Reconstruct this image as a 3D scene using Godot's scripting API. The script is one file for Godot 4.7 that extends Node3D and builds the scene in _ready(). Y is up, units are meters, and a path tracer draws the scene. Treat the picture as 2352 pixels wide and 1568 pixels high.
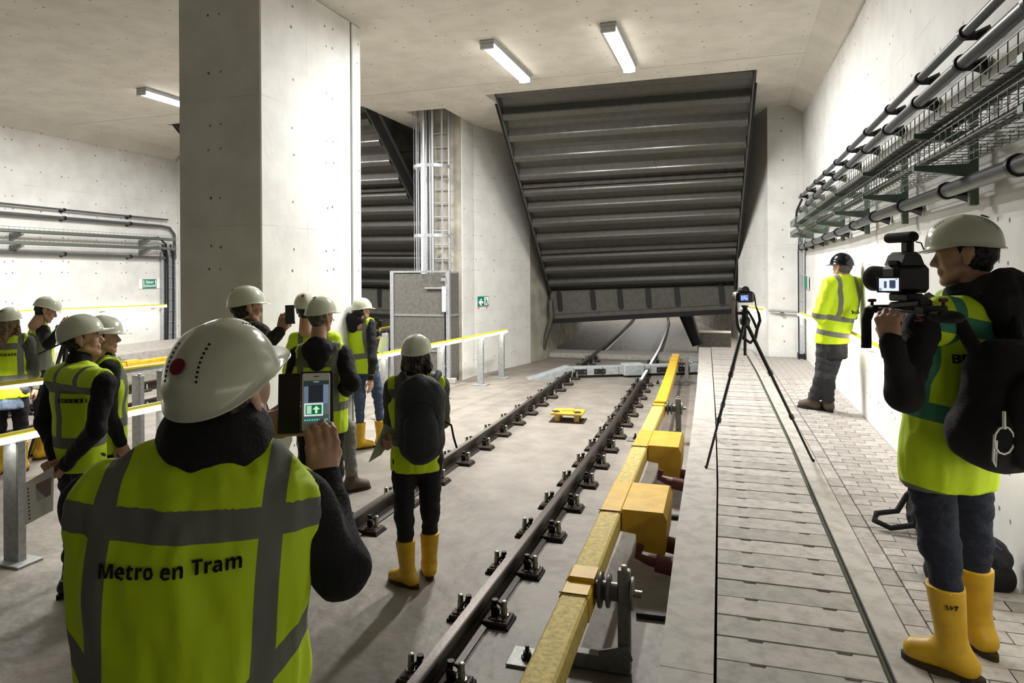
extends Node3D
# Underground metro hall: flood gates, slab track, power rail, walkway and a group of visitors.
# Frame: y up, metres; walkway top is y = 0, the tracks run along -Z.

const F := 1547.0
const CX := 1176.0
const HY := 625.0
const EYE := Vector3(0, 1.61, 0)
const BED := -0.55
const RT := -0.39
const CE := 4.71
var cam_basis := Basis(Vector3.UP, atan(504.0 / 1547.0)) * Basis(Vector3.BACK, -0.006)
var rng := RandomNumberGenerator.new()
var names := {}
var M := {}

func ray(px: float, py: float) -> Vector3:
	return cam_basis * Vector3((px - CX) / F, -(py - HY) / F, -1.0)
func on_y(px: float, py: float, y: float) -> Vector3:
	var d := ray(px, py)
	return EYE + d * ((y - EYE.y) / d.y)
func on_x(px: float, py: float, x: float) -> Vector3:
	var d := ray(px, py)
	return EYE + d * ((x - EYE.x) / d.x)
func on_z(px: float, py: float, z: float) -> Vector3:
	var d := ray(px, py)
	return EYE + d * ((z - EYE.z) / d.z)
func at(px: float, py: float, depth: float) -> Vector3:
	return EYE + ray(px, py) * depth

# ---------------------------------------------------------------- shape builder
class MB:
	var v := PackedVector3Array()
	var n := PackedVector3Array()
	var uv := PackedVector2Array()
	func tri(a: Vector3, b: Vector3, c: Vector3, na: Vector3, nb: Vector3, nc: Vector3, ua := Vector2.ZERO, ub := Vector2.ZERO, uc := Vector2.ZERO) -> void:
		if (b - a).cross(c - a).dot(na + nb + nc) > 0.0:
			v.append_array([a, c, b]); n.append_array([na, nc, nb]); uv.append_array([ua, uc, ub])
		else:
			v.append_array([a, b, c]); n.append_array([na, nb, nc]); uv.append_array([ua, ub, uc])
	func quad(a: Vector3, b: Vector3, c: Vector3, d: Vector3, nn: Vector3) -> void:
		tri(a, b, c, nn, nn, nn, Vector2(0, 0), Vector2(1, 0), Vector2(1, 1))
		tri(a, c, d, nn, nn, nn, Vector2(0, 0), Vector2(1, 1), Vector2(0, 1))
	func quad4(a: Vector3, b: Vector3, c: Vector3, d: Vector3, na: Vector3, nb: Vector3, nc: Vector3, nd: Vector3) -> void:
		tri(a, b, c, na, nb, nc, Vector2(0, 0), Vector2(1, 0), Vector2(1, 1))
		tri(a, c, d, na, nc, nd, Vector2(0, 0), Vector2(1, 1), Vector2(0, 1))
	func box(c: Vector3, s: Vector3, b := Basis.IDENTITY, bev := 0.0) -> MB:
		var h := s * 0.5
		if bev <= 0.0:
			for ax in 3:
				for sg in [-1.0, 1.0]:
					var nn := Vector3.ZERO
					nn[ax] = sg
					var i := (ax + 1) % 3
					var j := (ax + 2) % 3
					var q := []
					for k in [[-1, -1], [1, -1], [1, 1], [-1, 1]]:
						var p := Vector3.ZERO
						p[ax] = sg * h[ax]; p[i] = k[0] * h[i]; p[j] = k[1] * h[j]
						q.append(c + b * p)
					quad(q[0], q[1], q[2], q[3], b * nn)
			return self
		bev = minf(bev, minf(h.x, minf(h.y, h.z)) * 0.9)
		for ax in 3:
			var i := (ax + 1) % 3
			var j := (ax + 2) % 3
			for sg in [-1.0, 1.0]:
				var nn := Vector3.ZERO
				nn[ax] = sg
				var q := []
				for k in [[-1, -1], [1, -1], [1, 1], [-1, 1]]:
					var p := Vector3.ZERO
					p[ax] = sg * h[ax]; p[i] = k[0] * (h[i] - bev); p[j] = k[1] * (h[j] - bev)
					q.append(c + b * p)
				quad(q[0], q[1], q[2], q[3], b * nn)
			for si in [-1.0, 1.0]:
				for sj in [-1.0, 1.0]:
					var q2 := []
					for k in [[-1, 0], [1, 0], [1, 1], [-1, 1]]:
						var p := Vector3.ZERO
						p[ax] = k[0] * (h[ax] - bev)
						p[i] = si * (h[i] - (bev if k[1] == 1 else 0.0))
						p[j] = sj * (h[j] - (0.0 if k[1] == 1 else bev))
						q2.append(c + b * p)
					var nn := Vector3.ZERO
					nn[i] = si; nn[j] = sj
					quad(q2[0], q2[1], q2[2], q2[3], b * nn.normalized())
		for sx in [-1.0, 1.0]:
			for sy in [-1.0, 1.0]:
				for sz in [-1.0, 1.0]:
					var sgn := Vector3(sx, sy, sz)
					var pa := Vector3(sx * h.x, sy * (h.y - bev), sz * (h.z - bev))
					var pb := Vector3(sx * (h.x - bev), sy * h.y, sz * (h.z - bev))
					var pc := Vector3(sx * (h.x - bev), sy * (h.y - bev), sz * h.z)
					var nn := (b * sgn).normalized()
					tri(c + b * pa, c + b * pb, c + b * pc, nn, nn, nn)
		return self
	# closed plan polygon (x, z) raised from y0 to y1
	func prism(poly: PackedVector2Array, y0: float, y1: float) -> MB:
		var area := 0.0
		var m := poly.size()
		for i in m:
			area += poly[i].cross(poly[(i + 1) % m])
		var sg := 1.0 if area > 0.0 else -1.0
		for i in m:
			var a := poly[i]
			var b := poly[(i + 1) % m]
			var e := (b - a).normalized()
			var nn := Vector3(e.y * sg, 0, -e.x * sg)
			quad(Vector3(a.x, y0, a.y), Vector3(b.x, y0, b.y), Vector3(b.x, y1, b.y), Vector3(a.x, y1, a.y), nn)
		var t := Geometry2D.triangulate_polygon(poly)
		for k in range(0, t.size(), 3):
			for side in [[y1, Vector3.UP], [y0, Vector3.DOWN]]:
				var p := []
				for q in 3:
					p.append(Vector3(poly[t[k + q]].x, side[0], poly[t[k + q]].y))
				tri(p[0], p[1], p[2], side[1], side[1], side[1], poly[t[k]], poly[t[k + 1]], poly[t[k + 2]])
		return self
	# polygon in the xy plane of xf, extruded from z0 to z1
	func extrude(poly: PackedVector2Array, xf: Transform3D, z0: float, z1: float) -> MB:
		var area := 0.0
		var m := poly.size()
		for i in m:
			area += poly[i].cross(poly[(i + 1) % m])
		var sg := 1.0 if area > 0.0 else -1.0
		for i in m:
			var a := poly[i]
			var b := poly[(i + 1) % m]
			var e := (b - a).normalized()
			var nn := xf.basis * Vector3(e.y * sg, -e.x * sg, 0)
			quad(xf * Vector3(a.x, a.y, z0), xf * Vector3(b.x, b.y, z0), xf * Vector3(b.x, b.y, z1), xf * Vector3(a.x, a.y, z1), nn.normalized())
		var t := Geometry2D.triangulate_polygon(poly)
		for k in range(0, t.size(), 3):
			for side in [[z1, 1.0], [z0, -1.0]]:
				var p := []
				for q in 3:
					p.append(xf * Vector3(poly[t[k + q]].x, poly[t[k + q]].y, side[0]))
				var nn: Vector3 = (xf.basis * Vector3(0, 0, side[1])).normalized()
				tri(p[0], p[1], p[2], nn, nn, nn, poly[t[k]], poly[t[k + 1]], poly[t[k + 2]])
		return self
	func tube(path: Array, r, sides := 8, caps := true) -> MB:
		var m := path.size()
		var rings := []
		var nors := []
		var up := Vector3.UP
		var dir0: Vector3 = (path[1] - path[0]).normalized()
		if absf(dir0.dot(up)) > 0.9:
			up = Vector3.RIGHT
		var side := dir0.cross(up).normalized()
		for i in m:
			var d: Vector3
			if i == 0: d = path[1] - path[0]
			elif i == m - 1: d = path[m - 1] - path[m - 2]
			else: d = (path[i + 1] - path[i]).normalized() + (path[i] - path[i - 1]).normalized()
			d = d.normalized()
			side = (side - d * side.dot(d)).normalized()
			var oth := d.cross(side)
			var rr: float = r[i] if r is Array else r
			var ring := []
			var nr := []
			for k in sides:
				var a := TAU * k / sides
				var o := side * cos(a) + oth * sin(a)
				ring.append(path[i] + o * rr); nr.append(o)
			rings.append(ring); nors.append(nr)
		for i in m - 1:
			for k in sides:
				var k2 := (k + 1) % sides
				quad4(rings[i][k], rings[i][k2], rings[i + 1][k2], rings[i + 1][k], nors[i][k], nors[i][k2], nors[i + 1][k2], nors[i + 1][k])
		if caps:
			for e in [[0, -1.0], [m - 1, 1.0]]:
				var i: int = e[0]
				var d: Vector3 = ((path[1] - path[0]) if i == 0 else (path[m - 1] - path[m - 2])).normalized() * e[1]
				for k in range(1, sides - 1):
					tri(rings[i][0], rings[i][k], rings[i][k + 1], d, d, d)
		return self
	# profile of [radius, height] turned round the y axis of xf
	func lathe(prof: Array, xf: Transform3D, sides := 16, smooth := true) -> MB:
		var m := prof.size()
		var seg := []
		for i in m - 1:
			var e := Vector2(prof[i + 1][0] - prof[i][0], prof[i + 1][1] - prof[i][1])
			seg.append(Vector2(e.y, -e.x).normalized())
		for i in m - 1:
			for k in sides:
				var a0 := TAU * k / sides
				var a1 := TAU * (k + 1) / sides
				var n0: Vector2 = seg[i]
				var n1: Vector2 = seg[i]
				if smooth:
					if i > 0 and seg[i - 1].dot(seg[i]) > 0.5: n0 = (seg[i] + seg[i - 1]).normalized()
					if i < m - 2 and seg[i + 1].dot(seg[i]) > 0.5: n1 = (seg[i] + seg[i + 1]).normalized()
				var c0 := Vector3(cos(a0), 0, sin(a0))
				var c1 := Vector3(cos(a1), 0, sin(a1))
				var pa: Vector3 = xf * (c0 * prof[i][0] + Vector3.UP * prof[i][1])
				var pb: Vector3 = xf * (c1 * prof[i][0] + Vector3.UP * prof[i][1])
				var pc: Vector3 = xf * (c1 * prof[i + 1][0] + Vector3.UP * prof[i + 1][1])
				var pd: Vector3 = xf * (c0 * prof[i + 1][0] + Vector3.UP * prof[i + 1][1])
				var bs := xf.basis
				quad4(pa, pb, pc, pd, bs * (c0 * n0.x + Vector3.UP * n0.y), bs * (c1 * n0.x + Vector3.UP * n0.y), bs * (c1 * n1.x + Vector3.UP * n1.y), bs * (c0 * n1.x + Vector3.UP * n1.y))
		return self
	func ball(c: Vector3, rad: Vector3, b := Basis.IDENTITY, nu := 16, nv := 10) -> MB:
		for j in nv:
			for i in nu:
				var p := []
				var q := []
				for k in [[i, j], [i + 1, j], [i + 1, j + 1], [i, j + 1]]:
					var th: float = TAU * k[0] / nu
					var ph: float = PI * k[1] / nv
					var o := Vector3(sin(ph) * cos(th), cos(ph), sin(ph) * sin(th))
					p.append(c + b * (o * rad))
					q.append((b * (o / rad)).normalized())
				quad4(p[0], p[1], p[2], p[3], q[0], q[1], q[2], q[3])
		return self
	# closed profile (sideways, up) carried along a level path
	func sweep(prof: PackedVector2Array, path: Array, caps := true) -> MB:
		var m := path.size()
		var rings := []
		var fr := []
		var area := 0.0
		for i in prof.size():
			area += prof[i].cross(prof[(i + 1) % prof.size()])
		var sg := 1.0 if area > 0.0 else -1.0
		for i in m:
			var d: Vector3 = path[mini(i + 1, m - 1)] - path[maxi(i - 1, 0)]
			d.y = 0
			d = d.normalized()
			var sd := d.cross(Vector3.UP).normalized()
			var ring := []
			for q in prof:
				ring.append(path[i] + sd * q.x + Vector3.UP * q.y)
			rings.append(ring); fr.append([sd, d])
		var np := prof.size()
		for i in m - 1:
			for k in np:
				var k2 := (k + 1) % np
				var e := (prof[k2] - prof[k]).normalized()
				var na: Vector3 = fr[i][0] * e.y * sg - Vector3.UP * e.x * sg
				var nb: Vector3 = fr[i + 1][0] * e.y * sg - Vector3.UP * e.x * sg
				quad4(rings[i][k], rings[i][k2], rings[i + 1][k2], rings[i + 1][k], na, na, nb, nb)
		if caps:
			var t := Geometry2D.triangulate_polygon(prof)
			for e in [[0, -1.0], [m - 1, 1.0]]:
				var dn: Vector3 = fr[e[0]][1] * e[1]
				for k in range(0, t.size(), 3):
					tri(rings[e[0]][t[k]], rings[e[0]][t[k + 1]], rings[e[0]][t[k + 2]], dn, dn, dn)
		return self
	func add(o: MB, xf: Transform3D) -> MB:
		for i in o.v.size():
			v.append(xf * o.v[i]); n.append((xf.basis * o.n[i]).normalized()); uv.append(o.uv[i])
		return self
	func mesh() -> ArrayMesh:
		var arr := []
		arr.resize(Mesh.ARRAY_MAX)
		arr[Mesh.ARRAY_VERTEX] = v; arr[Mesh.ARRAY_NORMAL] = n; arr[Mesh.ARRAY_TEX_UV] = uv
		var am := ArrayMesh.new()
		am.add_surface_from_arrays(Mesh.PRIMITIVE_TRIANGLES, arr)
		return am

func pv(a: Array) -> PackedVector2Array:
	var o := PackedVector2Array()
	for q in a: o.append(Vector2(q[0], q[1]))
	return o

# ---------------------------------------------------------------- nodes
func numbered(called: String) -> String:
	if not names.has(called):
		names[called] = 0
		return called
	names[called] += 1
	return "%s_%03d" % [called, names[called]]

func tag(o: Node3D, label: String, category := "", group := "", kind := "") -> void:
	if label != "": o.set_meta("label", label)
	if category != "": o.set_meta("category", category)
	if group != "": o.set_meta("group", group)
	if kind != "": o.set_meta("kind", kind)

func thing(called: String, label: String, category: String, where := Vector3.ZERO, turn := 0.0, group := "") -> Node3D:
	var o := Node3D.new()
	o.name = numbered(called)
	add_child(o)
	o.position = where
	o.rotation.y = turn
	tag(o, label, category, group)
	return o

func part(parent: Node3D, called: String, what, material: Material, where := Transform3D.IDENTITY, label := "") -> MeshInstance3D:
	var o := MeshInstance3D.new()
	o.name = called
	o.mesh = what.mesh() if what is MB else what
	o.material_override = material
	parent.add_child(o, true)
	o.transform = where
	if label != "": o.set_meta("label", label)
	return o

func struct(called: String, what: MB, material: Material, label: String) -> MeshInstance3D:
	var o := part(self, called, what, material)
	tag(o, label, "", "", "structure")
	return o

func copy(o: Node3D, label := "") -> Node3D:
	var c: Node3D = o.duplicate()
	c.name = numbered(String(o.get_meta("called")) if o.has_meta("called") else String(o.name).rstrip("0123456789").trim_suffix("_"))
	add_child(c)
	if label != "": c.set_meta("label", label)
	return c

# ---------------------------------------------------------------- materials
func noise_image(size: int, freq: float, oct: int, lo: float, hi: float, sd: int, tint := Color.WHITE, gain := 0.5) -> Image:
	var nz := FastNoiseLite.new()
	nz.seed = sd
	nz.noise_type = FastNoiseLite.TYPE_SIMPLEX_SMOOTH
	nz.frequency = freq
	nz.fractal_octaves = oct
	nz.fractal_gain = gain
	var im := nz.get_seamless_image(size, size)
	im.convert(Image.FORMAT_RGB8)
	var data := im.get_data()
	for i in range(0, data.size(), 3):
		var k := lo + (hi - lo) * data[i] / 255.0
		data[i] = int(clampf(k * tint.r, 0, 1) * 255.0)
		data[i + 1] = int(clampf(k * tint.g, 0, 1) * 255.0)
		data[i + 2] = int(clampf(k * tint.b, 0, 1) * 255.0)
	return Image.create_from_data(size, size, false, Image.FORMAT_RGB8, data)

func tex(im: Image) -> ImageTexture:
	im.generate_mipmaps()
	return ImageTexture.create_from_image(im)

func bump(size: int, freq: float, oct: int, sd: int, depth: float) -> ImageTexture:
	var im := noise_image(size, freq, oct, 0, 1, sd)
	im.convert(Image.FORMAT_RGBA8)
	im.bump_map_to_normal_map(depth)
	return tex(im)

func mat(called: String, col: Color, rough := 0.7, metal := 0.0, tx: Texture2D = null, sc := 1.0, nrm: Texture2D = null, ns := 0.5, world := false) -> StandardMaterial3D:
	var m := StandardMaterial3D.new()
	m.resource_name = called
	m.albedo_color = col
	m.roughness = rough
	m.metallic = metal
	if tx != null or nrm != null:
		m.uv1_triplanar = true
		m.uv1_world_triplanar = world
		m.uv1_scale = Vector3.ONE * sc
	if tx != null: m.albedo_texture = tx
	if nrm != null:
		m.normal_enabled = true
		m.normal_texture = nrm
		m.normal_scale = ns
	M[called] = m
	return m

func glow(called: String, col: Color, energy: float) -> StandardMaterial3D:
	var m := mat(called, col, 0.4)
	m.emission_enabled = true
	m.emission = col
	m.emission_energy_multiplier = energy
	return m

# cast concrete with tie-hole plugs and faint board joints; one tile is 2.6 m
func tie_wall_image(base: Image, sd: int, strength: float) -> Image:
	var im: Image = base.duplicate()
	var s := im.get_width()
	var r := RandomNumberGenerator.new()
	r.seed = sd
	var px := s / 2.6
	for gx in [0.12, 0.25, 0.92, 1.55, 1.68, 2.25]:
		for gy in [0.22, 0.72, 0.95, 1.52, 2.05, 2.3]:
			if r.randf() < 0.12: continue
			var cx := int((gx + r.randf_range(-0.02, 0.02)) * px)
			var cy := int((gy + r.randf_range(-0.02, 0.02)) * px)
			var rad := 0.0125 * px * r.randf_range(0.8, 1.15)
			var dark := strength * r.randf_range(0.6, 1.0)
			for y in range(-8, 9):
				for x in range(-8, 9):
					var d := sqrt(x * x + y * y)
					if d < rad + 1.0:
						var k := clampf(rad + 1.0 - d, 0, 1) * dark
						var c := im.get_pixel(posmod(cx + x, s), posmod(cy + y, s))
						im.set_pixel(posmod(cx + x, s), posmod(cy + y, s), c.lerp(Color(0.25, 0.23, 0.19), k))
	for line in [[1, 0.5], [0, 1.18], [1, 1.8]]:
		var p := int(line[1] * px)
		for q in s:
			var k := 0.10 + 0.08 * sin(q * 0.021 + line[1] * 9.0)
			for w in 2:
				var x: int = posmod(p + w, s) if line[0] == 0 else q
				var y: int = q if line[0] == 0 else posmod(p + w, s)
				im.set_pixel(x, y, im.get_pixel(x, y).darkened(k))
	return im

func _ready() -> void:
	rng.seed = 11
	# ---- camera, surroundings, exposure
	var cam := Camera3D.new()
	cam.name = "view"
	cam.projection = Camera3D.PROJECTION_FRUSTUM
	cam.keep_aspect = Camera3D.KEEP_HEIGHT
	cam.near = 0.05
	cam.far = 120.0
	cam.size = 0.05 * 1568.0 / F
	cam.frustum_offset = Vector2(0, -0.05 * (784.0 - HY) / F)
	cam.transform = Transform3D(cam_basis, EYE)
	add_child(cam)
	cam.current = true
	var env := Environment.new()
	env.background_mode = Environment.BG_COLOR
	env.background_color = Color(0, 0, 0)
	env.tonemap_mode = Environment.TONE_MAPPER_LINEAR
	env.tonemap_exposure = 1.12
	env.sdfgi_enabled = true
	env.ssao_enabled = true
	env.ssil_enabled = true
	var we := WorldEnvironment.new()
	we.name = "surroundings"
	we.environment = env
	add_child(we)
	make_materials()
	build_lamps()
	build_structure()
	build_walkway()
	build_track()
	build_power_rail()
	build_gates()
	build_ladder_bay()
	build_handrails()
	build_wall_services()
	build_signs()
	build_people()
	build_props()

func make_materials() -> void:
	var cloud := noise_image(512, 0.006, 5, 0.72, 1.12, 3)
	var conc := noise_image(1024, 0.004, 6, 0.93, 1.03, 4, Color(1, 0.995, 0.985), 0.55)
	var tie := tex(tie_wall_image(conc, 5, 0.75))
	var tie2 := tex(tie_wall_image(conc, 9, 0.6))
	var grain := tex(noise_image(512, 0.02, 5, 0.84, 1.10, 6, Color.WHITE, 0.6))
	var cl := tex(cloud)
	var fine := bump(512, 0.05, 4, 7, 3.0)
	var pits := bump(512, 0.02, 5, 8, 4.0)
	var weave := bump(256, 0.12, 3, 12, 4.0)
	mat("white_wall", Color(0.86, 0.86, 0.855), 0.62, 0, tie, 1.0 / 2.6, fine, 0.07, true)
	mat("white_ceiling", Color(0.845, 0.83, 0.80), 0.7, 0, tie2, 1.0 / 2.6, fine, 0.12, true)
	mat("raw_concrete", Color(0.66, 0.64, 0.59), 0.85, 0, cl, 0.35, pits, 0.6, true)
	mat("floor_concrete", Color(0.52, 0.50, 0.478), 0.6, 0, tex(noise_image(1024, 0.008, 6, 0.84, 1.06, 21, Color(1, 0.985, 0.96), 0.6)), 0.22, fine, 0.35, true)
	mat("kerb_concrete", Color(0.65, 0.63, 0.605), 0.75, 0, grain, 0.6, pits, 0.3, true)
	for k in 4:
		mat("slab_%d" % k, Color(0.66, 0.64, 0.615).darkened([0.0, 0.06, 0.03, 0.1][k]), 0.75, 0, grain, 0.9, pits, 0.3, true)
	for k in 4:
		mat("paver_%d" % k, Color(0.655, 0.63, 0.61).darkened([0.0, 0.08, 0.04, 0.13][k]), 0.78, 0, grain, 1.3, pits, 0.35, true)
	mat("joint_sand", Color(0.16, 0.16, 0.13), 0.95, 0, grain, 2.0, null, 0.5, true)
	mat("groove", Color(0.40, 0.41, 0.34), 0.9, 0, grain, 1.5, null, 0.5, true)
	mat("rail_steel", Color(0.20, 0.165, 0.145), 0.42, 0.55, grain, 2.0, fine, 0.2)
	mat("rail_head", Color(0.52, 0.49, 0.47), 0.3, 0.85, grain, 3.0)
	mat("plate_steel", Color(0.255, 0.205, 0.17), 0.6, 0.35, grain, 5.0, fine, 0.3)
	mat("clip_steel", Color(0.17, 0.14, 0.12), 0.5, 0.5, grain, 9.0)
	mat("bolt_zinc", Color(0.62, 0.63, 0.58), 0.35, 0.8, grain, 9.0)
	mat("galvanised", Color(0.70, 0.71, 0.73), 0.45, 0.55, tex(noise_image(256, 0.03, 3, 0.85, 1.1, 30)), 2.2)
	mat("grey_paint", Color(0.52, 0.53, 0.52), 0.45, 0.2, grain, 1.5)
	mat("grey_post", Color(0.60, 0.61, 0.61), 0.5, 0.25, grain, 1.5)
	mat("gate_paint", Color(0.315, 0.31, 0.29), 0.3, 0.15, grain, 0.6, fine, 0.06)
	mat("gate_dark", Color(0.06, 0.06, 0.06), 0.6, 0.1)
	mat("yellow_plastic", Color(0.80, 0.64, 0.17), 0.5, 0, tex(noise_image(256, 0.02, 3, 0.9, 1.05, 33)), 1.0, fine, 0.15)
	mat("yellow_dusty", Color(0.78, 0.70, 0.40), 0.7, 0, tex(noise_image(512, 0.03, 5, 0.72, 1.1, 34, Color(1, 0.99, 0.93), 0.65)), 1.4, fine, 0.3)
	mat("yellow_rail", Color(0.82, 0.77, 0.13), 0.4)
	mat("insulator", Color(0.30, 0.29, 0.27), 0.35)
	mat("bracket_steel", Color(0.50, 0.505, 0.485), 0.5, 0.45, grain, 2.0)
	mat("duct_red", Color(0.36, 0.15, 0.13), 0.55, 0, grain, 2.0)
	mat("black_plastic", Color(0.035, 0.035, 0.037), 0.42)
	mat("black_matte", Color(0.03, 0.03, 0.032), 0.8)
	mat("cable_black", Color(0.06, 0.06, 0.06), 0.5)
	mat("conduit_grey", Color(0.33, 0.34, 0.345), 0.38, 0.1, grain, 1.0)
	mat("wire_zinc", Color(0.50, 0.53, 0.50), 0.4, 0.7)
	mat("arm_green", Color(0.36, 0.42, 0.37), 0.5, 0.3)
	mat("sensor_grey", Color(0.60, 0.62, 0.625), 0.5, 0, grain, 1.0)
	mat("sign_green", Color(0.0, 0.47, 0.40), 0.5)
	mat("sign_white", Color(0.93, 0.94, 0.92), 0.5)
	mat("tape_pink", Color(0.90, 0.42, 0.52), 0.6)
	var mesh_panel := mat("mesh_panel", Color(0.40, 0.39, 0.37), 0.6, 0.3, grain, 1.0)
	mesh_panel.transparency = BaseMaterial3D.TRANSPARENCY_DISABLED
	glow("lamp_white", Color(1.0, 0.985, 0.95), 12.0)
	glow("led_white", Color(1.0, 0.98, 0.92), 5.0)
	glow("led_dim", Color(1.0, 0.98, 0.92), 4.0)
	glow("screen_light", Color(0.75, 0.85, 0.95), 1.2)
	# clothing and people
	mat("hivis", Color(0.80, 0.92, 0.05), 0.75, 0, null, 1.0, weave, 0.3)
	mat("navy_cloth", Color(0.052, 0.052, 0.075), 0.9, 0, tex(noise_image(256, 0.06, 4, 0.7, 1.2, 41)), 3.0, weave, 0.5)
	mat("black_cloth", Color(0.04, 0.04, 0.05), 0.9, 0, tex(noise_image(256, 0.06, 4, 0.7, 1.2, 42)), 3.0, weave, 0.5)
	mat("denim", Color(0.13, 0.15, 0.22), 0.9, 0, tex(noise_image(256, 0.05, 5, 0.55, 1.4, 43)), 2.5, weave, 0.5)
	mat("denim_blue", Color(0.25, 0.31, 0.42), 0.9, 0, tex(noise_image(256, 0.05, 5, 0.6, 1.35, 44)), 2.5, weave, 0.5)
	mat("shirt_blue", Color(0.50, 0.58, 0.70), 0.9, 0, tex(noise_image(256, 0.05, 5, 0.7, 1.25, 45)), 2.5, weave, 0.5)
	mat("trouser_grey", Color(0.17, 0.175, 0.19), 0.9, 0, tex(noise_image(256, 0.05, 5, 0.7, 1.3, 46)), 2.5, weave, 0.5)
	mat("trouser_pale", Color(0.45, 0.45, 0.44), 0.9, 0, tex(noise_image(256, 0.05, 5, 0.7, 1.3, 47)), 2.5, weave, 0.5)
	mat("olive_cloth", Color(0.17, 0.165, 0.12), 0.9, 0, null, 1, weave, 0.5)
	mat("grey_cloth", Color(0.30, 0.30, 0.27), 0.9, 0, null, 1, weave, 0.5)
	mat("navy_dark", Color(0.07, 0.075, 0.10), 0.8, 0, null, 1, weave, 0.4)
	mat("pack_navy", Color(0.12, 0.14, 0.175), 0.75, 0, tex(noise_image(256, 0.05, 4, 0.8, 1.2, 48)), 3.0, weave, 0.5)
	mat("boot_yellow", Color(0.79, 0.625, 0.08), 0.45, 0, tex(noise_image(256, 0.02, 4, 0.88, 1.08, 49)), 2.0)
	mat("boot_sole", Color(0.20, 0.15, 0.06), 0.8)
	mat("boot_brown", Color(0.30, 0.25, 0.20), 0.7, 0, grain, 4.0)
	mat("shoe_black", Color(0.03, 0.03, 0.033), 0.45)
	mat("helmet_white", Color(0.80, 0.815, 0.74), 0.16)
	mat("helmet_navy", Color(0.04, 0.045, 0.08), 0.14)
	mat("dot_red", Color(0.45, 0.03, 0.05), 0.4)
	mat("hole_dark", Color(0.02, 0.02, 0.02), 0.9)
	var skin := mat("skin", Color.WHITE, 0.5)
	skin.vertex_color_use_as_albedo = true
	skin.subsurf_scatter_enabled = true
	skin.subsurf_scatter_strength = 0.15
	mat("hair_dark", Color(0.065, 0.05, 0.04), 0.6, 0, null, 1, bump(256, 0.08, 2, 51, 8.0), 0.8)
	mat("hair_brown", Color(0.16, 0.10, 0.065), 0.55, 0, null, 1, bump(256, 0.08, 2, 52, 8.0), 0.8)
	mat("hair_blond", Color(0.42, 0.34, 0.20), 0.55, 0, null, 1, bump(256, 0.08, 2, 53, 8.0), 0.8)
	mat("hair_grey", Color(0.33, 0.31, 0.28), 0.6, 0, null, 1, bump(256, 0.08, 2, 54, 8.0), 0.8)
	for q in [mat("paper", Color(0.86, 0.86, 0.84), 0.7)]:
		q.backlight_enabled = true
		q.backlight = Color(0.5, 0.5, 0.48)
	mat("paper_green", Color(0.62, 0.66, 0.58), 0.7)
	mat("print_ink", Color(0.02, 0.02, 0.02), 0.8)
	mat("phone_white", Color(0.88, 0.89, 0.88), 0.25)
	mat("glass_dark", Color(0.015, 0.015, 0.018), 0.08)
	mat("knob_red", Color(0.33, 0.09, 0.05), 0.5)
	mat("metal_bright", Color(0.72, 0.72, 0.72), 0.3, 0.8)
	mat("plastic_clear", Color(0.8, 0.8, 0.82), 0.25)

# ---------------------------------------------------------------- lamps
func lamp(where: Vector3, length: float, label: String) -> void:
	var t := thing("ceiling_lamp", label, "lamp", where, 0.0, "tube lamps under the ceiling")
	part(t, "lamp_body", MB.new().box(Vector3(0, -0.03, 0), Vector3(0.22, 0.06, length), Basis.IDENTITY, 0.012), M.galvanised)
	var prof := []
	for k in 9:
		var a := PI * k / 8.0
		prof.append([cos(a) * 0.09, -0.058 - sin(a) * 0.068])
	part(t, "diffuser", MB.new().extrude(pv(prof), Transform3D.IDENTITY, -length * 0.485, length * 0.485), M.lamp_white)
	for s in [-1.0, 1.0]:
		part(t, "end_cap", MB.new().box(Vector3(0, -0.09, s * length * 0.495), Vector3(0.19, 0.075, length * 0.02), Basis.IDENTITY, 0.008), M.galvanised)
	var l := AreaLight3D.new()
	l.name = "tube_light"
	l.area_size = Vector2(0.16, length * 0.95)
	l.light_energy = 33.0
	l.light_color = Color(1.0, 0.995, 0.985)
	l.area_range = 60.0
	l.shadow_enabled = true
	t.add_child(l)
	l.position = Vector3(0, -0.135, 0)
	l.rotation.x = -PI / 2

func build_lamps() -> void:
	lamp(Vector3(-3.08, CE, -9.3), 1.75, "lit tube lamp above the rail track, nearer the big column")
	lamp(Vector3(-1.44, CE, -9.25), 1.85, "lit tube lamp above the yellow power rail, closest to the cable wall")
	lamp(Vector3(-9.3, CE, -9.6), 1.75, "lit tube lamp partly hidden behind the big concrete column")
	lamp(Vector3(-7.66, CE, -9.55), 1.75, "lit tube lamp wholly hidden behind the big concrete column")
	lamp(Vector3(-3.6, 4.2, -31.0), 1.6, "lit tube lamp in the tunnel beyond the nearer gate")

# ---------------------------------------------------------------- the hall itself
func rects_without(x0: float, x1: float, z0: float, z1: float, holes: Array) -> Array:
	var xs := [x0, x1]
	var zs := [z0, z1]
	for h in holes:
		for q in [h[0], h[1]]:
			if q > x0 and q < x1 and not xs.has(q): xs.append(q)
		for q in [h[2], h[3]]:
			if q > z0 and q < z1 and not zs.has(q): zs.append(q)
	xs.sort()
	zs.sort()
	var out := []
	for j in zs.size() - 1:
		var run := -1.0
		var open := false
		for i in xs.size() - 1:
			var cx: float = (xs[i] + xs[i + 1]) * 0.5
			var cz: float = (zs[j] + zs[j + 1]) * 0.5
			var free := true
			for h in holes:
				if cx > h[0] and cx < h[1] and cz > h[2] and cz < h[3]: free = false
			if free and not open:
				run = xs[i]
				open = true
			if open and (not free or i == xs.size() - 2):
				out.append([run, xs[i + 1] if free else xs[i], zs[j], zs[j + 1]])
				open = false
	return out

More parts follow.
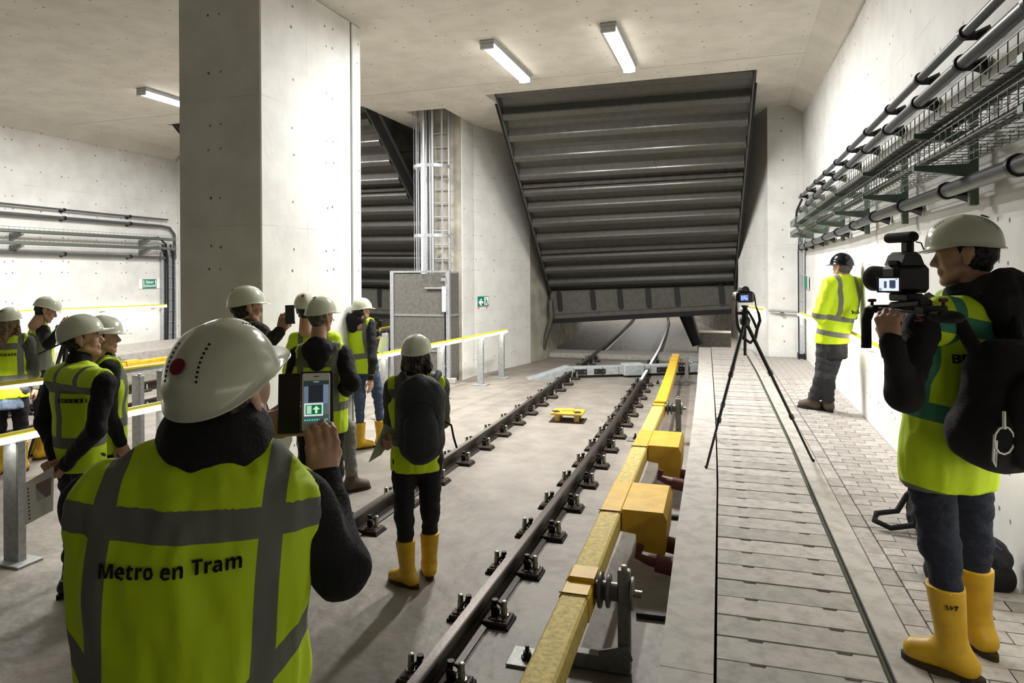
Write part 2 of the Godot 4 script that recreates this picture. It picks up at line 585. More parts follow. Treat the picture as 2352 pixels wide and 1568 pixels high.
func slab(y0: float, y1: float, x0: float, x1: float, z0: float, z1: float, mb: MB) -> MB:
	return mb.box(Vector3((x0 + x1) / 2, (y0 + y1) / 2, (z0 + z1) / 2), Vector3(x1 - x0, y1 - y0, z1 - z0))

func build_structure() -> void:
	# track bed
	struct("floor", slab(BED - 0.4, BED, -13.9, 1.9, -17.4, 9.6, MB.new()), M.floor_concrete, "pale concrete track bed")
	# ceiling with its gate shafts
	var holes := [[-4.08, 0.40, -17.2, -11.05], [-11.12, -6.5, -17.2, -11.05], [-5.95, -5.13, -12.55, -11.7]]
	var mb := MB.new()
	for r in rects_without(-13.9, 1.9, -17.2, -10.42, holes):
		slab(CE, CE + 0.35, r[0], r[1], r[2], r[3], mb)
	slab(CE, CE + 0.35, -13.9, 1.9, -10.4, 9.6, mb)
	slab(CE + 0.03, CE + 0.35, -13.9, 1.9, -10.42, -10.40, mb)
	struct("ceiling", mb, M.white_ceiling, "white concrete ceiling with tie-hole plugs")
	for h in holes:
		var s := MB.new()
		var hi := CE + 2.3
		slab(CE + 0.35, hi, h[0] - 0.15, h[0], h[2], h[3] + 0.15, s)
		slab(CE + 0.35, hi, h[1], h[1] + 0.15, h[2], h[3] + 0.15, s)
		slab(CE + 0.35, hi, h[0], h[1], h[3], h[3] + 0.15, s)
		slab(CE + 0.35, hi, h[0], h[1], h[2] - 0.15, h[2], s)
		slab(hi, hi + 0.15, h[0] - 0.15, h[1] + 0.15, h[2] - 0.15, h[3] + 0.15, s)
		struct("ceiling_shaft" if h[2] < -15 else "ceiling_hatch", s, M.raw_concrete, "concrete shaft above an opening in the ceiling")
	# long walls
	struct("wall_right", MB.new().prism(pv([[1.37, 9.6], [1.38, -9.0], [1.27, -13.6], [1.27, -17.4], [1.9, -17.4], [1.9, 9.6]]), BED, CE), M.white_wall, "white concrete wall with cable trays")
	struct("wall_left", MB.new().prism(pv([[-13.35, 9.6], [-13.35, -17.4], [-13.9, -17.4], [-13.9, 9.6]]), BED, CE), M.white_wall, "white concrete wall beyond the far track")
	struct("wall_rear", slab(BED, CE, -13.35, 1.37, 9.2, 9.6, MB.new()), M.white_wall, "white concrete wall closing the hall behind the viewer")
	# cove along the top of the right wall
	struct("trim_1", MB.new().extrude(pv([[1.0, CE], [1.375, CE], [1.375, CE - 0.22], [1.34, CE - 0.22]]), Transform3D.IDENTITY, -13.5, 9.2), M.white_ceiling, "sloping fillet where ceiling meets the cable wall")
	struct("trim_2", MB.new().extrude(pv([[-13.0, CE], [-13.35, CE], [-13.35, CE - 0.22], [-13.32, CE - 0.22]]), Transform3D.IDENTITY, -13.5, 9.2), M.white_ceiling, "sloping fillet where ceiling meets the far wall")
	# the pier right of the gate: narrow front face, then a splay towards the gate
	struct("wall_gate_right", MB.new().prism(pv([[1.27, -13.62], [0.66, -13.62], [0.60, -13.9], [0.14, -15.3], [0.14, -17.4], [1.27, -17.4]]), BED, CE), M.white_wall, "white splayed wall between the cable wall and the steel gate")
	# pier between the two gates
	struct("wall_gate_middle", MB.new().prism(pv([[-5.13, -12.55], [-5.13, -13.2], [-4.56, -15.4], [-4.9, -15.48], [-4.9, -17.4], [-6.9, -17.4], [-6.4, -15.4], [-6.05, -13.2], [-6.05, -12.55]]), BED, CE), M.white_wall, "white splayed wall between the two steel gates")
	struct("wall_gate_recess", MB.new().prism(pv([[-4.62, -15.42], [-4.40, -16.3], [-4.42, -17.4], [-4.9, -17.4], [-4.9, -15.48]]), BED, CE), M.raw_concrete, "rough grey concrete recess beside the gate foot")
	struct("wall_gate_left", MB.new().prism(pv([[-13.35, -13.6], [-12.2, -13.6], [-11.2, -15.3], [-11.2, -17.4], [-13.35, -17.4]]), BED, CE), M.white_wall, "white splayed wall left of the far steel gate")
	# raw back of the ladder bay
	struct("wall_ladder_bay", slab(BED, CE + 0.34, -5.88, -5.15, -12.55, -12.52, MB.new()), M.raw_concrete, "rough grey concrete at the back of the ladder bay")
	# column
	var col := struct("pillar", MB.new().box(Vector3(-4.9625, (CE + BED) / 2, -6.445), Vector3(1.025, CE - BED, 1.676), Basis.IDENTITY, 0.012), M.white_wall, "massive white concrete column between the two tracks")
	part(col, "rear_block", MB.new().box(Vector3(-4.9625, (CE + BED) / 2, -7.415), Vector3(1.025, CE - BED, 0.21), Basis.IDENTITY, 0.012), M.white_wall)
	part(col, "joint_filler", slab(BED, CE, -5.46, -4.465, -7.311, -7.282, MB.new()), M.joint_sand)
	# far side of the gates: raised floor, tunnel walls and roof
	var yl := RT - 0.05
	var yr := RT - 0.03
	var step := MB.new()
	var t0 := Vector3(-4.7, yl, -16.6)
	var t1 := Vector3(-0.55, yr, -16.6)
	var t2 := Vector3(-0.55, yr, -17.35)
	var t3 := Vector3(-4.7, yl, -17.35)
	step.quad(t0, t1, t2, t3, Vector3.UP)
	step.quad(Vector3(-4.7, BED, -16.6), Vector3(-0.55, BED, -16.6), t1, t0, Vector3.BACK)
	step.quad(Vector3(-4.7, BED, -17.35), Vector3(-0.55, BED, -17.35), t2, t3, Vector3.FORWARD)
	step.quad(Vector3(-0.55, BED, -16.6), Vector3(-0.55, BED, -17.35), t2, t1, Vector3.RIGHT)
	step.quad(Vector3(-4.7, BED, -16.6), Vector3(-4.7, BED, -17.35), t3, t0, Vector3.LEFT)
	struct("kerb", step, M.kerb_concrete, "low concrete sill across the track under the gate")
	struct("floor_tunnel", slab(BED - 0.4, BED + 0.02, -9.0, 3.0, -48, -17.4, MB.new()), M.floor_concrete, "tunnel floor beyond the gate")
	struct("wall_tunnel_right", MB.new().prism(pv([[0.55, -17.4], [0.2, -22], [-2.4, -34], [-6, -48], [3, -48], [3, -17.4]]), BED, 4.2), M.raw_concrete, "tunnel wall beyond the gate, walkway side")
	struct("wall_tunnel_left", MB.new().prism(pv([[-4.7, -17.4], [-4.95, -22], [-7.0, -34], [-9, -42], [-9, -17.4]]), BED, 4.2), M.raw_concrete, "tunnel wall beyond the gate, column side")
	struct("ceiling_tunnel", slab(4.2, 4.5, -9, 3, -48, -17.4, MB.new()), M.raw_concrete, "tunnel roof beyond the gate")
	struct("wall_tunnel_end", slab(BED, 4.2, -10, 3, -48.3, -48, MB.new()), M.raw_concrete, "far end of the tunnel beyond the gate")
	struct("wall_head_right", slab(2.2, CE + 0.35, -4.7, 0.55, -17.5, -17.4, MB.new()), M.raw_concrete, "concrete head wall behind the gate")
	struct("wall_end_left", slab(BED, CE + 0.35, -13.35, -4.7, -17.6, -17.4, MB.new()), M.raw_concrete, "concrete wall behind the far gate")
	struct("wall_end_right", slab(BED, CE, 0.14, 1.9, -17.6, -17.4, MB.new()), M.raw_concrete, "concrete end wall behind the splay")
	# far walkway
	struct("platform_far", slab(BED, 0.0, -13.35, -11.64, -13.6, 9.2, MB.new()), M.kerb_concrete, "raised concrete walkway along the far wall")
	# bright block and dark strut seen under the gate
	var bl := on_z(1602, 797, -17.9)
	var br := on_z(1680, 765, -17.9)
	var o := thing("concrete_block", "pale concrete block under the right end of the steel gate", "block")
	part(o, "block", slab(BED + 0.02, br.y, bl.x, -0.02, -18.6, -17.9, MB.new()), M.kerb_concrete)
	var hr := thing("handrail", "lit handrail on the tunnel wall beyond the nearer gate", "handrail", Vector3.ZERO, 0.0, "lit handrails")
	led_bar(hr, Vector3(0.40, 0.95, -17.6), Vector3(0.08, 0.95, -22.0), Vector3.LEFT, true, 1.2)
	for z in [-18.2, -20.0, -21.6]:
		part(hr, "wall_bracket", MB.new().tube([Vector3(lerpf(0.40, 0.08, (-17.6 - z) / 4.4), 0.9, z), Vector3(lerpf(0.55, 0.22, (-17.6 - z) / 4.4), 0.86, z)], 0.015, 8), M.grey_post)
	var st := thing("steel_strut", "dark slanting steel strut under the gate, right of the rails", "strut")
	part(st, "strut", MB.new().tube([on_z(1602, 792, -17.75), on_z(1592, 765, -17.75), on_z(1575, 715, -17.75)], [0.13, 0.15, 0.2], 8), M.gate_dark)

func poly_at(pl: Array, d: float) -> Vector3:
	var acc := 0.0
	for i in pl.size() - 1:
		var s: float = pl[i].distance_to(pl[i + 1])
		if d <= acc + s or i == pl.size() - 2:
			return pl[i] + (pl[i + 1] - pl[i]) * ((d - acc) / s)
		acc += s
	return pl[-1]

# x of a plan line given as [[z, x], ...] from near to far
func lx(line: Array, z: float) -> float:
	for i in line.size() - 1:
		if z >= line[i + 1][0] or i == line.size() - 2:
			var k: float = (z - line[i][0]) / (line[i + 1][0] - line[i][0])
			return line[i][1] + (line[i + 1][1] - line[i][1]) * k
	return line[-1][1]

var edge_line := [[9.2, 0.06], [-2.7, -0.285], [-4.4, -0.335], [-6.8, -0.385], [-9.5, -0.46], [-12.4, -0.565], [-14.8, -0.67], [-16.5, -0.75]]
var slab_l := [[9.2, 0.12], [-2.8, -0.065], [-5.45, -0.105], [-7.9, -0.172], [-12.5, -0.333], [-14.6, -0.405], [-16.5, -0.48]]
var slab_r := [[9.2, 0.78], [-3.0, 0.573], [-4.16, 0.549], [-5.1, 0.529], [-6.7, 0.50], [-8.6, 0.441], [-11.3, 0.358], [-13.64, 0.256], [-15.2, 0.17]]
var wall_line := [[9.2, 1.37], [-9.0, 1.378], [-13.6, 1.268]]

func strip(la: Array, da: float, lb: Array, db: float, z0: float, z1: float, y0: float, y1: float, step := 1.5) -> MB:
	var a := []
	var b := []
	var k := maxi(1, int(ceil((z0 - z1) / step)))
	for i in k + 1:
		var z := lerpf(z0, z1, float(i) / k)
		a.append([lx(la, z) + da, z])
		b.append([lx(lb, z) + db, z])
	b.reverse()
	return MB.new().prism(pv(a + b), y0, y1)

func build_walkway() -> void:
	var zf := -14.9
	var body := struct("walkway", strip(edge_line, 0.004, slab_l, -0.012, 9.0, zf, BED, -0.07), M.raw_concrete, "raised walkway beside the track")
	part(body, "slab_bed", strip(slab_l, -0.012, slab_r, 0.03, 9.0, zf, BED, -0.075), M.joint_sand)
	part(body, "duct_groove", strip(slab_r, 0.004, slab_r, 0.036, 9.0, zf, -0.075, -0.03), M.groove)
	part(body, "paver_bed", strip(slab_r, 0.03, wall_line, -0.002, 9.0, -13.58, BED, -0.012), M.joint_sand)
	# edge kerb in long units
	var z := 2.0
	while z > zf + 0.3:
		var z2 := maxf(z - 2.4, zf)
		part(body, "edge_kerb", strip(edge_line, 0, slab_l, -0.012, z - 0.004, z2, BED, 0.0, 0.8), M.kerb_concrete)
		z = z2
	z = 2.0
	while z > zf + 0.3:
		var z2 := maxf(z - 3.0, zf)
		part(body, "side_kerb", strip(slab_r, 0.034, slab_r, 0.165, z - 0.003, z2, -0.07, 0.002, 0.8), M.kerb_concrete)
		z = z2
	# duct cover slabs with finger notches
	var pitch := 0.1925
	var zz := -1.0
	var k := 0
	while zz > zf:
		var za := zz - 0.006
		var zb := maxf(zz - pitch + 0.006, zf)
		var l0 := lx(slab_l, za)
		var l1 := lx(slab_l, zb)
		var r0 := lx(slab_r, za)
		var r1 := lx(slab_r, zb)
		var skew := -0.02
		var q := [[l0, za], [r0, za + skew], [r1, zb + skew]]
		for f in [0.80, 0.25]:
			var xm := lerpf(l1, r1, f)
			var zm: float = zb + skew * f
			q.append_array([[xm + 0.034, zm], [xm + 0.027, zm + 0.016], [xm - 0.027, zm + 0.016], [xm - 0.034, zm]])
		q.append([l1, zb])
		part(body, "cover_slab", MB.new().prism(pv(q), -0.072, -0.001 + 0.0012 * sin(k * 2.3)), M["slab_%d" % (k * 7 % 4)])
		zz -= pitch
		k += 1
	# soldier course
	zz = -1.6
	k = 0
	while zz > -13.4:
		var za := zz - 0.004
		var zb := zz - 0.206 + 0.004
		var q := [[lx(slab_r, za) + 0.172, za], [lx(slab_r, za) + 0.268, za - 0.003], [lx(slab_r, zb) + 0.268, zb - 0.003], [lx(slab_r, zb) + 0.172, zb]]
		part(body, "edge_paver", MB.new().prism(pv(q), -0.02, 0.0005 + 0.0015 * sin(k * 1.7)), M["paver_%d" % (k * 5 % 4)])
		zz -= 0.206
		k += 1
	# stretcher bond pavers up to the wall
	zz = -1.9
	k = 0
	var count := 0
	var rest := MB.new()
	while zz > -13.4:
		var za := zz - 0.0035
		var zb := zz - 0.108 + 0.0035
		var x0 := lx(slab_r, zz) + 0.276
		var xw := lx(wall_line, zz) - 0.004
		var x := x0
		var first := 0.104 if k % 2 == 0 else 0.208
		while x < xw - 0.01:
			var xe := minf(x + first, xw)
			first = 0.208
			if xw - xe < 0.03: xe = xw
			var q := pv([[x, za], [xe - 0.006, za - 0.005], [xe - 0.006, zb - 0.005], [x, zb]])
			var top := 0.0008 * sin(k * 3.1 + x * 20.0)
			if count < 290:
				part(body, "paver", MB.new().prism(q, -0.02, top), M["paver_%d" % (int(k * 3 + x * 13.0) % 4)])
			else:
				rest.prism(q, -0.02, top)
			count += 1
			x = xe
		zz -= 0.108
		k += 1
	if rest.v.size() > 0:
		var r := part(body, "far_pavers", rest, M.paver_1)
		r.set_meta("kind", "stuff")

# ---------------------------------------------------------------- tracks
var rail_line := [[9.0, -1.49], [-7.0, -1.49], [-9.4, -1.515], [-11.5, -1.565], [-14.0, -1.65], [-17.8, -1.79], [-22.0, -2.03], [-28.0, -2.44], [-36.0, -3.2]]

func rail_path(off: float, z0: float, z1: float, line: Array, flip := false) -> Array:
	var out := []
	var z := z0
	while z > z1 + 0.01:
		out.append(z)
		z -= 1.0
	out.append(z1)
	var p := []
	for q in out:
		var x := lx(line, q) + off
		if flip: x = -11.94 - x
		p.append(Vector3(x, RT - 0.16, q))
	return p

func make_rail(path: Array, label: String) -> void:
	var prof := pv([[-0.07, 0], [0.07, 0], [0.07, 0.012], [0.02, 0.028], [0.009, 0.045], [0.009, 0.112], [0.036, 0.124], [0.036, 0.152], [0.028, 0.16], [-0.028, 0.16], [-0.036, 0.152], [-0.036, 0.124], [-0.009, 0.112], [-0.009, 0.045], [-0.02, 0.028], [-0.07, 0.012]])
	var t := thing("rail", label, "rail", Vector3.ZERO, 0.0, "running rails")
	part(t, "rail_profile", MB.new().sweep(prof, path), M.rail_steel)
	part(t, "running_surface", MB.new().sweep(pv([[-0.029, 0.1595], [0.020, 0.1595], [0.020, 0.1612], [-0.029, 0.1612]]), path), M.rail_head, Transform3D.IDENTITY, "worn bright running surface")

func spring_clip() -> MB:
	var pts := []
	for k in 19:
		var a := TAU * k / 14.0
		pts.append(Vector3(0.052 + 0.026 * cos(a) , 0.052 + 0.026 * sin(a), -0.036 + 0.072 * k / 18.0))
	var mb := MB.new().tube(pts, 0.0085, 7)
	mb.box(Vector3(0.052, 0.03, 0), Vector3(0.05, 0.045, 0.035), Basis.IDENTITY, 0.008)
	mb.lathe([[0.0, 0.11], [0.012, 0.11], [0.012, 0.075], [0.02, 0.07], [0.02, 0.05], [0.0, 0.05]], Transform3D(Basis(Vector3.BACK, PI), Vector3(0.05, 0.16, 0.0)), 8)
	return mb

func make_fastening() -> Node3D:
	var t := thing("rail_fastening", "", "rail fastening", Vector3.ZERO)
	t.set_meta("called", "rail_fastening")
	part(t, "pad", MB.new().box(Vector3(0, 0.008, 0), Vector3(0.40, 0.016, 0.17)), M.black_matte)
	part(t, "base_plate", MB.new().box(Vector3(0, 0.026, 0), Vector3(0.38, 0.024, 0.155), Basis.IDENTITY, 0.006), M.plate_steel)
	for s in [-1.0, 1.0]:
		part(t, "plate_boss", MB.new().box(Vector3(s * 0.125, 0.040, 0.0), Vector3(0.10, 0.012, 0.12), Basis.IDENTITY, 0.005), M.plate_steel)
		var xf := Transform3D(Basis(Vector3.UP, 0.0 if s > 0 else PI), Vector3(s * 0.038, 0.03, -0.005))
		part(t, "spring_clip", spring_clip(), M.clip_steel, xf)
		var b := MB.new().lathe([[0.03, 0.0], [0.03, 0.008], [0.021, 0.009], [0.021, 0.045], [0.018, 0.05], [0.018, 0.088], [0.012, 0.092], [0.0, 0.094]], Transform3D.IDENTITY, 6, false)
		part(t, "anchor_bolt", b, M.bolt_zinc, Transform3D(Basis.IDENTITY, Vector3(s * 0.145, 0.044, -0.012)))
	return t

func build_track() -> void:
	make_rail(rail_path(0, 3.0, -34.0, rail_line), "brown steel rail running beside the yellow power rail")
	make_rail(rail_path(-1.484, 3.0, -34.0, rail_line), "brown steel rail passing behind the woman with the backpack")
	make_rail(rail_path(0, 3.0, -17.0, rail_line, true), "far rail of the other track, beside the far walkway")
	make_rail(rail_path(-1.484, 3.0, -17.0, rail_line, true), "rail of the other track, just beyond the handrail posts")
	var proto := make_fastening()
	var used := false
	for r in [[0.0, -3.92, -2, 18, false, "sprung fastening plate under the rail beside the power rail"], [-1.484, -4.98, -3, 17, false, "sprung fastening plate under the rail behind the backpack woman"], [0.0, -4.2, 0, 14, true, "sprung fastening plate under the far rail of the other track"], [-1.484, -4.2, 0, 14, true, "sprung fastening plate under the near rail of the other track"]]:
		for k in range(r[2], r[3]):
			var z: float = r[1] - 0.69 * k
			if z < -16.4: continue
			if absf(z + 13.55) < 0.2: continue
			var o: Node3D = proto
			if used: o = copy(proto)
			used = true
			var x := lx(rail_line, z) + float(r[0])
			var x2 := lx(rail_line, z - 0.2) + float(r[0])
			o.position = Vector3(-11.94 - x if r[4] else x, BED, z)
			o.rotation.y = atan2(x - x2, 0.2) * (-1.0 if r[4] else 1.0)
			tag(o, r[5], "rail fastening", "fastenings of one rail, " + ("rail beside the power rail" if r[0] == 0.0 and not r[4] else "rail behind the backpack" if not r[4] else "far rail" if r[0] == 0.0 else "other track near rail"))
	# detector beam across the track
	var pl := on_y(1262, 868, BED)
	var pr := on_y(1606, 858, BED)
	var dir := (pr - pl)
	var ln := dir.length()
	var bs := Basis(Vector3.UP, atan2(-dir.z, dir.x))
	var t := thing("detector_beam", "pale grey detector beam lying across the rails before the gate", "detector", pl, 0.0)
	t.basis = bs
	var sgs := [[0.62, 1.0], [1.02, 1.36], [1.37, 1.72], [2.18, 2.5], [2.51, 2.9], [3.1, 3.2]]
	part(t, "ramp_end", MB.new().extrude(pv([[-0.45, 0.0], [0.46, 0.0], [0.46, 0.22], [0.36, 0.23], [0.0, 0.12]]), Transform3D.IDENTITY, -0.2, 0.16), M.sensor_grey)
	var x := 0.47
	var wid := [0.28, 0.34, 0.34, 0.36, 0.32, 0.36, 0.34, 0.34, 0.3]
	var k2 := 0
	while x < ln - 0.05 and k2 < 9:
		var w: float = minf(wid[k2], ln - 0.02 - x)
		part(t, "segment", MB.new().box(Vector3(x + w / 2, 0.135, 0), Vector3(w - 0.008, 0.17, 0.26), Basis.IDENTITY, 0.01), M.sensor_grey)
		x += w
		k2 += 1
	part(t, "lower_channel", MB.new().box(Vector3(ln * 0.55, 0.03, 0.0), Vector3(ln * 0.86, 0.06, 0.2)), M.gate_dark)
	for q in [0.62, 1.02, 2.35, 2.82]:
		part(t, "splice_plate", MB.new().box(Vector3(q, 0.13, 0.14), Vector3(0.24, 0.10, 0.02), Basis.IDENTITY, 0.004), M.black_matte)
		for s in [-0.08, 0.08]:
			part(t, "bolt", MB.new().lathe([[0.014, 0.0], [0.014, 0.012], [0.0, 0.012]], Transform3D(Basis(Vector3.RIGHT, PI / 2), Vector3(q + s, 0.13, 0.15)), 8), M.bolt_zinc)
	part(t, "cover_box", MB.new().box(Vector3(1.72, 0.15, 0.10), Vector3(0.44, 0.24, 0.3), Basis.IDENTITY, 0.025), M.sensor_grey)
	# yellow beacon plate on legs between the rails
	var bc := on_y(1305, 966, BED)
	var b := thing("track_beacon", "small yellow beacon frame on short legs between the rails", "beacon", bc, 0.05)
	part(b, "foot_plate", MB.new().box(Vector3(0, 0.006, 0), Vector3(0.50, 0.012, 0.34)), M.plate_steel)
	part(b, "frame", MB.new().box(Vector3(0, 0.125, 0), Vector3(0.46, 0.035, 0.34), Basis.IDENTITY, 0.008), M.yellow_plastic)
	part(b, "cap_plate", MB.new().box(Vector3(-0.02, 0.150, -0.06), Vector3(0.2, 0.02, 0.12), Basis(Vector3.UP, 0.3), 0.006), M.yellow_plastic)
	for q in [[-0.14, 0.1], [0.14, 0.1], [-0.14, -0.1], [0.14, -0.1]]:
		part(b, "leg", MB.new().box(Vector3(q[0], 0.06, q[1]), Vector3(0.07, 0.10, 0.05), Basis.IDENTITY, 0.006), M.yellow_dusty)
	for q in [-0.16, 0.15]:
		part(b, "clamp", MB.new().box(Vector3(q, 0.148, 0.09), Vector3(0.09, 0.012, 0.10), Basis(Vector3.UP, 0.5)), M.plate_steel)

# ---------------------------------------------------------------- power rail
var third_line := [[3.0, -0.70], [-2.65, -0.768], [-3.56, -0.791], [-4.4, -0.813], [-6.6, -0.850], [-8.9, -0.885], [-11.0, -0.96], [-14.1, -1.09]]

func third_at(z: float, flip := false) -> Transform3D:
	var x := lx(third_line, z)
	var x2 := lx(third_line, z - 0.3)
	var o := Vector3(x, -0.07, z)
	var a := atan2(x - x2, 0.3)
	if flip:
		o.x = -11.94 - x
		a = -a
	return Transform3D(Basis(Vector3.UP, a), o)

func power_cover(za: float, zb: float, flip: bool, m: Material, host: Node3D, w := 0.0) -> void:
	var path := []
	var k := maxi(2, int((za - zb) / 0.8))
	for i in k + 1:
		path.append(third_at(lerpf(za, zb, float(i) / k), flip).origin)
	var h := 0.073 + w
	var prof := pv([[-h, -0.125 - w], [-h, -0.012], [-h + 0.012, w], [h - 0.012, w], [h, -0.012], [h, -0.125 - w]])
	part(host, "cover", MB.new().sweep(prof, path), m)

func make_bracket() -> Node3D:
	var t := thing("rail_bracket", "", "bracket", Vector3.ZERO)
	t.set_meta("called", "rail_bracket")
	# origin: on the bed below the cover's axis; the post stands on the walkway side
	part(t, "foot_bar", MB.new().box(Vector3(0.02, 0.05, 0), Vector3(0.50, 0.08, 0.065), Basis.IDENTITY, 0.006), M.bracket_steel)
	part(t, "foot_block", MB.new().box(Vector3(-0.17, 0.045, 0.0), Vector3(0.14, 0.075, 0.13), Basis.IDENTITY, 0.005), M.galvanised)
	part(t, "anchor_plate", MB.new().box(Vector3(-0.30, 0.008, 0.02), Vector3(0.20, 0.016, 0.19), Basis.IDENTITY, 0.003), M.bracket_steel)
	part(t, "anchor_bolt", MB.new().lathe([[0.035, 0.0], [0.035, 0.012], [0.024, 0.014], [0.022, 0.04], [0.012, 0.042], [0.012, 0.07], [0.0, 0.07]], Transform3D(Basis.IDENTITY, Vector3(-0.30, 0.016, 0.03)), 6, false), M.clip_steel)
	part(t, "post", MB.new().box(Vector3(0.235, 0.29, 0), Vector3(0.068, 0.54, 0.05), Basis.IDENTITY, 0.006), M.bracket_steel)
	part(t, "gusset", MB.new().box(Vector3(0.19, 0.11, 0.036), Vector3(0.17, 0.08, 0.012), Basis(Vector3.BACK, 0.3)), M.bracket_steel)
	part(t, "stud_nut", MB.new().lathe([[0.018, 0.0], [0.018, 0.02], [0.012, 0.024], [0.0, 0.026]], Transform3D(Basis.IDENTITY, Vector3(0.235, 0.56, 0)), 6, false), M.bolt_zinc)
	var prof := [[0.0, -0.01], [0.05, -0.008], [0.05, 0.01], [0.092, 0.018], [0.095, 0.026], [0.092, 0.034], [0.052, 0.04], [0.052, 0.056], [0.085, 0.062], [0.088, 0.07], [0.085, 0.078], [0.05, 0.084], [0.05, 0.12], [0.0, 0.12]]
	part(t, "insulator", MB.new().lathe(prof, Transform3D(Basis(Vector3.BACK, -PI / 2), Vector3(0.082, 0.435, 0)), 20), M.insulator)
	part(t, "washer_disc", MB.new().lathe([[0.0, 0.0], [0.085, 0.0], [0.085, 0.012], [0.0, 0.012]], Transform3D(Basis(Vector3.BACK, -PI / 2), Vector3(0.273, 0.435, 0)), 20), M.bracket_steel)
	part(t, "end_bolt", MB.new().lathe([[0.0, 0.0], [0.022, 0.0], [0.022, 0.05], [0.0, 0.05]], Transform3D(Basis(Vector3.BACK, -PI / 2), Vector3(0.28, 0.435, 0)), 6, false), M.bolt_zinc)
	return t

func build_power_rail() -> void:
	var t := thing("power_rail", "yellow covered power rail running beside the walkway kerb", "power rail")
	var zs := [1.0, -3.42, -4.70, -5.38, -6.52, -7.2, -8.55, -13.0, -14.1]
	power_cover(zs[0], zs[1], false, M.yellow_dusty, t)
	power_cover(-3.75, zs[2], false, M.yellow_dusty, t)
	power_cover(zs[3], zs[4], false, M.yellow_dusty, t)
	power_cover(zs[5], zs[6], false, M.yellow_dusty, t)
	power_cover(-8.85, zs[7], false, M.yellow_plastic, t)
	power_cover(-13.15, zs[8], false, M.yellow_plastic, t)
	# hoods over the brackets, with a raised ridge
	for z in [-3.42, -8.55, -13.0]:
		power_cover(z, z - 0.33, false, M.yellow_plastic, t, 0.006)
		var xf := third_at(z - 0.2)
		part(t, "hood_ridge", MB.new().extrude(pv([[-0.077, 0.0], [0.081, 0.0], [0.081, 0.03], [-0.055, 0.03]]), xf, -0.1, 0.045), M.yellow_plastic)
		part(t, "seam", MB.new().box(xf * Vector3(0, 0.0075, 0.195), Vector3(0.16, 0.004, 0.006), xf.basis), M.black_matte)
	# cable terminal hoods
	for z in [[-4.70, -5.38], [-6.52, -7.2]]:
		power_cover(z[0], z[1], false, M.yellow_plastic, t, 0.006)
		var xf := third_at((z[0] + z[1]) / 2)
		var dz: float = (z[0] - z[1]) / 2
		var prof := pv([[0.075, 0.006], [0.36, 0.006], [0.385, -0.05], [0.37, -0.29], [0.18, -0.27], [0.17, -0.16], [0.075, -0.15]])
		part(t, "terminal_hood", MB.new().extrude(prof, xf, -dz, dz - 0.05), M.yellow_plastic)
		part(t, "seam", MB.new().box(xf * Vector3(0, 0.0075, dz + 0.004), Vector3(0.16, 0.004, 0.006), xf.basis), M.black_matte)
		part(t, "seam", MB.new().box(xf * Vector3(0.0805, -0.06, dz + 0.004), Vector3(0.004, 0.135, 0.006), xf.basis), M.black_matte)
	part(t, "conductor", MB.new().sweep(pv([[-0.03, -0.12], [0.03, -0.12], [0.03, -0.06], [-0.03, -0.06]]), [third_at(1.0).origin, third_at(-4.0).origin, third_at(-9.0).origin, third_at(-14.0).origin]), M.rail_steel)
	var proto := make_bracket()
	var used := false
	for q in [[-3.62, "steel bracket with ribbed insulator nearest the camera, holding the power rail"], [-8.72, "steel bracket with ribbed insulator half way along the power rail"], [-13.12, "steel bracket at the far end of the yellow power rail"]]:
		var o: Node3D = proto if not used else copy(proto)
		used = true
		var xf := third_at(q[0])
		o.transform = Transform3D(xf.basis, Vector3(xf.origin.x, BED, xf.origin.z))
		tag(o, q[1], "bracket", "brackets of the power rail")
	# red ducts coming out of the kerb wall below each terminal hood
	var n := 0
	for q in [[-4.62, "nearest"], [-4.98, "second"], [-6.42, "third"], [-6.72, "farthest"]]:
		var xk := lx(edge_line, q[0])
		var d := thing("cable_duct", ["dark red cable duct nearest the camera, below the first yellow hood", "second dark red cable duct, below the first yellow hood", "third dark red cable duct, below the second yellow hood", "farthest dark red cable duct, below the second yellow hood"][n], "cable duct", Vector3(xk, BED + 0.17, q[0]), 0.0, "red cable ducts")
		var dirv := Vector3(-0.86, 0.12, 0.0).normalized()
		var xf := Transform3D(Basis(Vector3.BACK, PI / 2 - 0.14), Vector3(0.0, 0, 0))
		part(d, "duct", MB.new().lathe([[0.056, -0.03], [0.056, 0.16], [0.046, 0.16], [0.046, 0.10], [0.0, 0.10]], xf, 18), M.duct_red)
		part(d, "cable", MB.new().tube([dirv * 0.05, dirv * 0.2, dirv * 0.26 + Vector3(-0.02, 0.02, 0), Vector3(-0.26, 0.13, -0.01)], 0.03, 10), M.duct_red)
		n += 1
	for q in [[-4.55, "dark steel foot bar below the first yellow hood"], [-6.32, "dark steel foot bar below the second yellow hood"]]:
		var xk := lx(edge_line, q[0])
		var d := thing("foot_bar", q[1], "steel bar", Vector3(xk - 0.12, BED, q[0] + 0.3), 0.06)
		part(d, "bar", MB.new().box(Vector3(0, 0.02, 0), Vector3(0.24, 0.03, 0.045), Basis.IDENTITY, 0.004), M.gate_dark)
	# the same rail on the other track
	var t2 := thing("power_rail", "yellow covered power rail of the far track, seen past the column", "power rail")
	power_cover(0.0, -9.9, true, M.yellow_plastic, t2)
	power_cover(-10.2, -14.0, true, M.yellow_plastic, t2)
	power_cover(-9.9, -10.2, true, M.yellow_plastic, t2, 0.03)
	for z in [-2.0, -4.5, -7.0, -10.0, -12.6]:
		var o := copy(proto)
		var xf := third_at(z, true)
		o.transform = Transform3D(xf.basis * Basis(Vector3.UP, PI), Vector3(xf.origin.x, BED, xf.origin.z))
		tag(o, "steel bracket carrying the power rail of the far track", "bracket", "brackets of the far power rail")

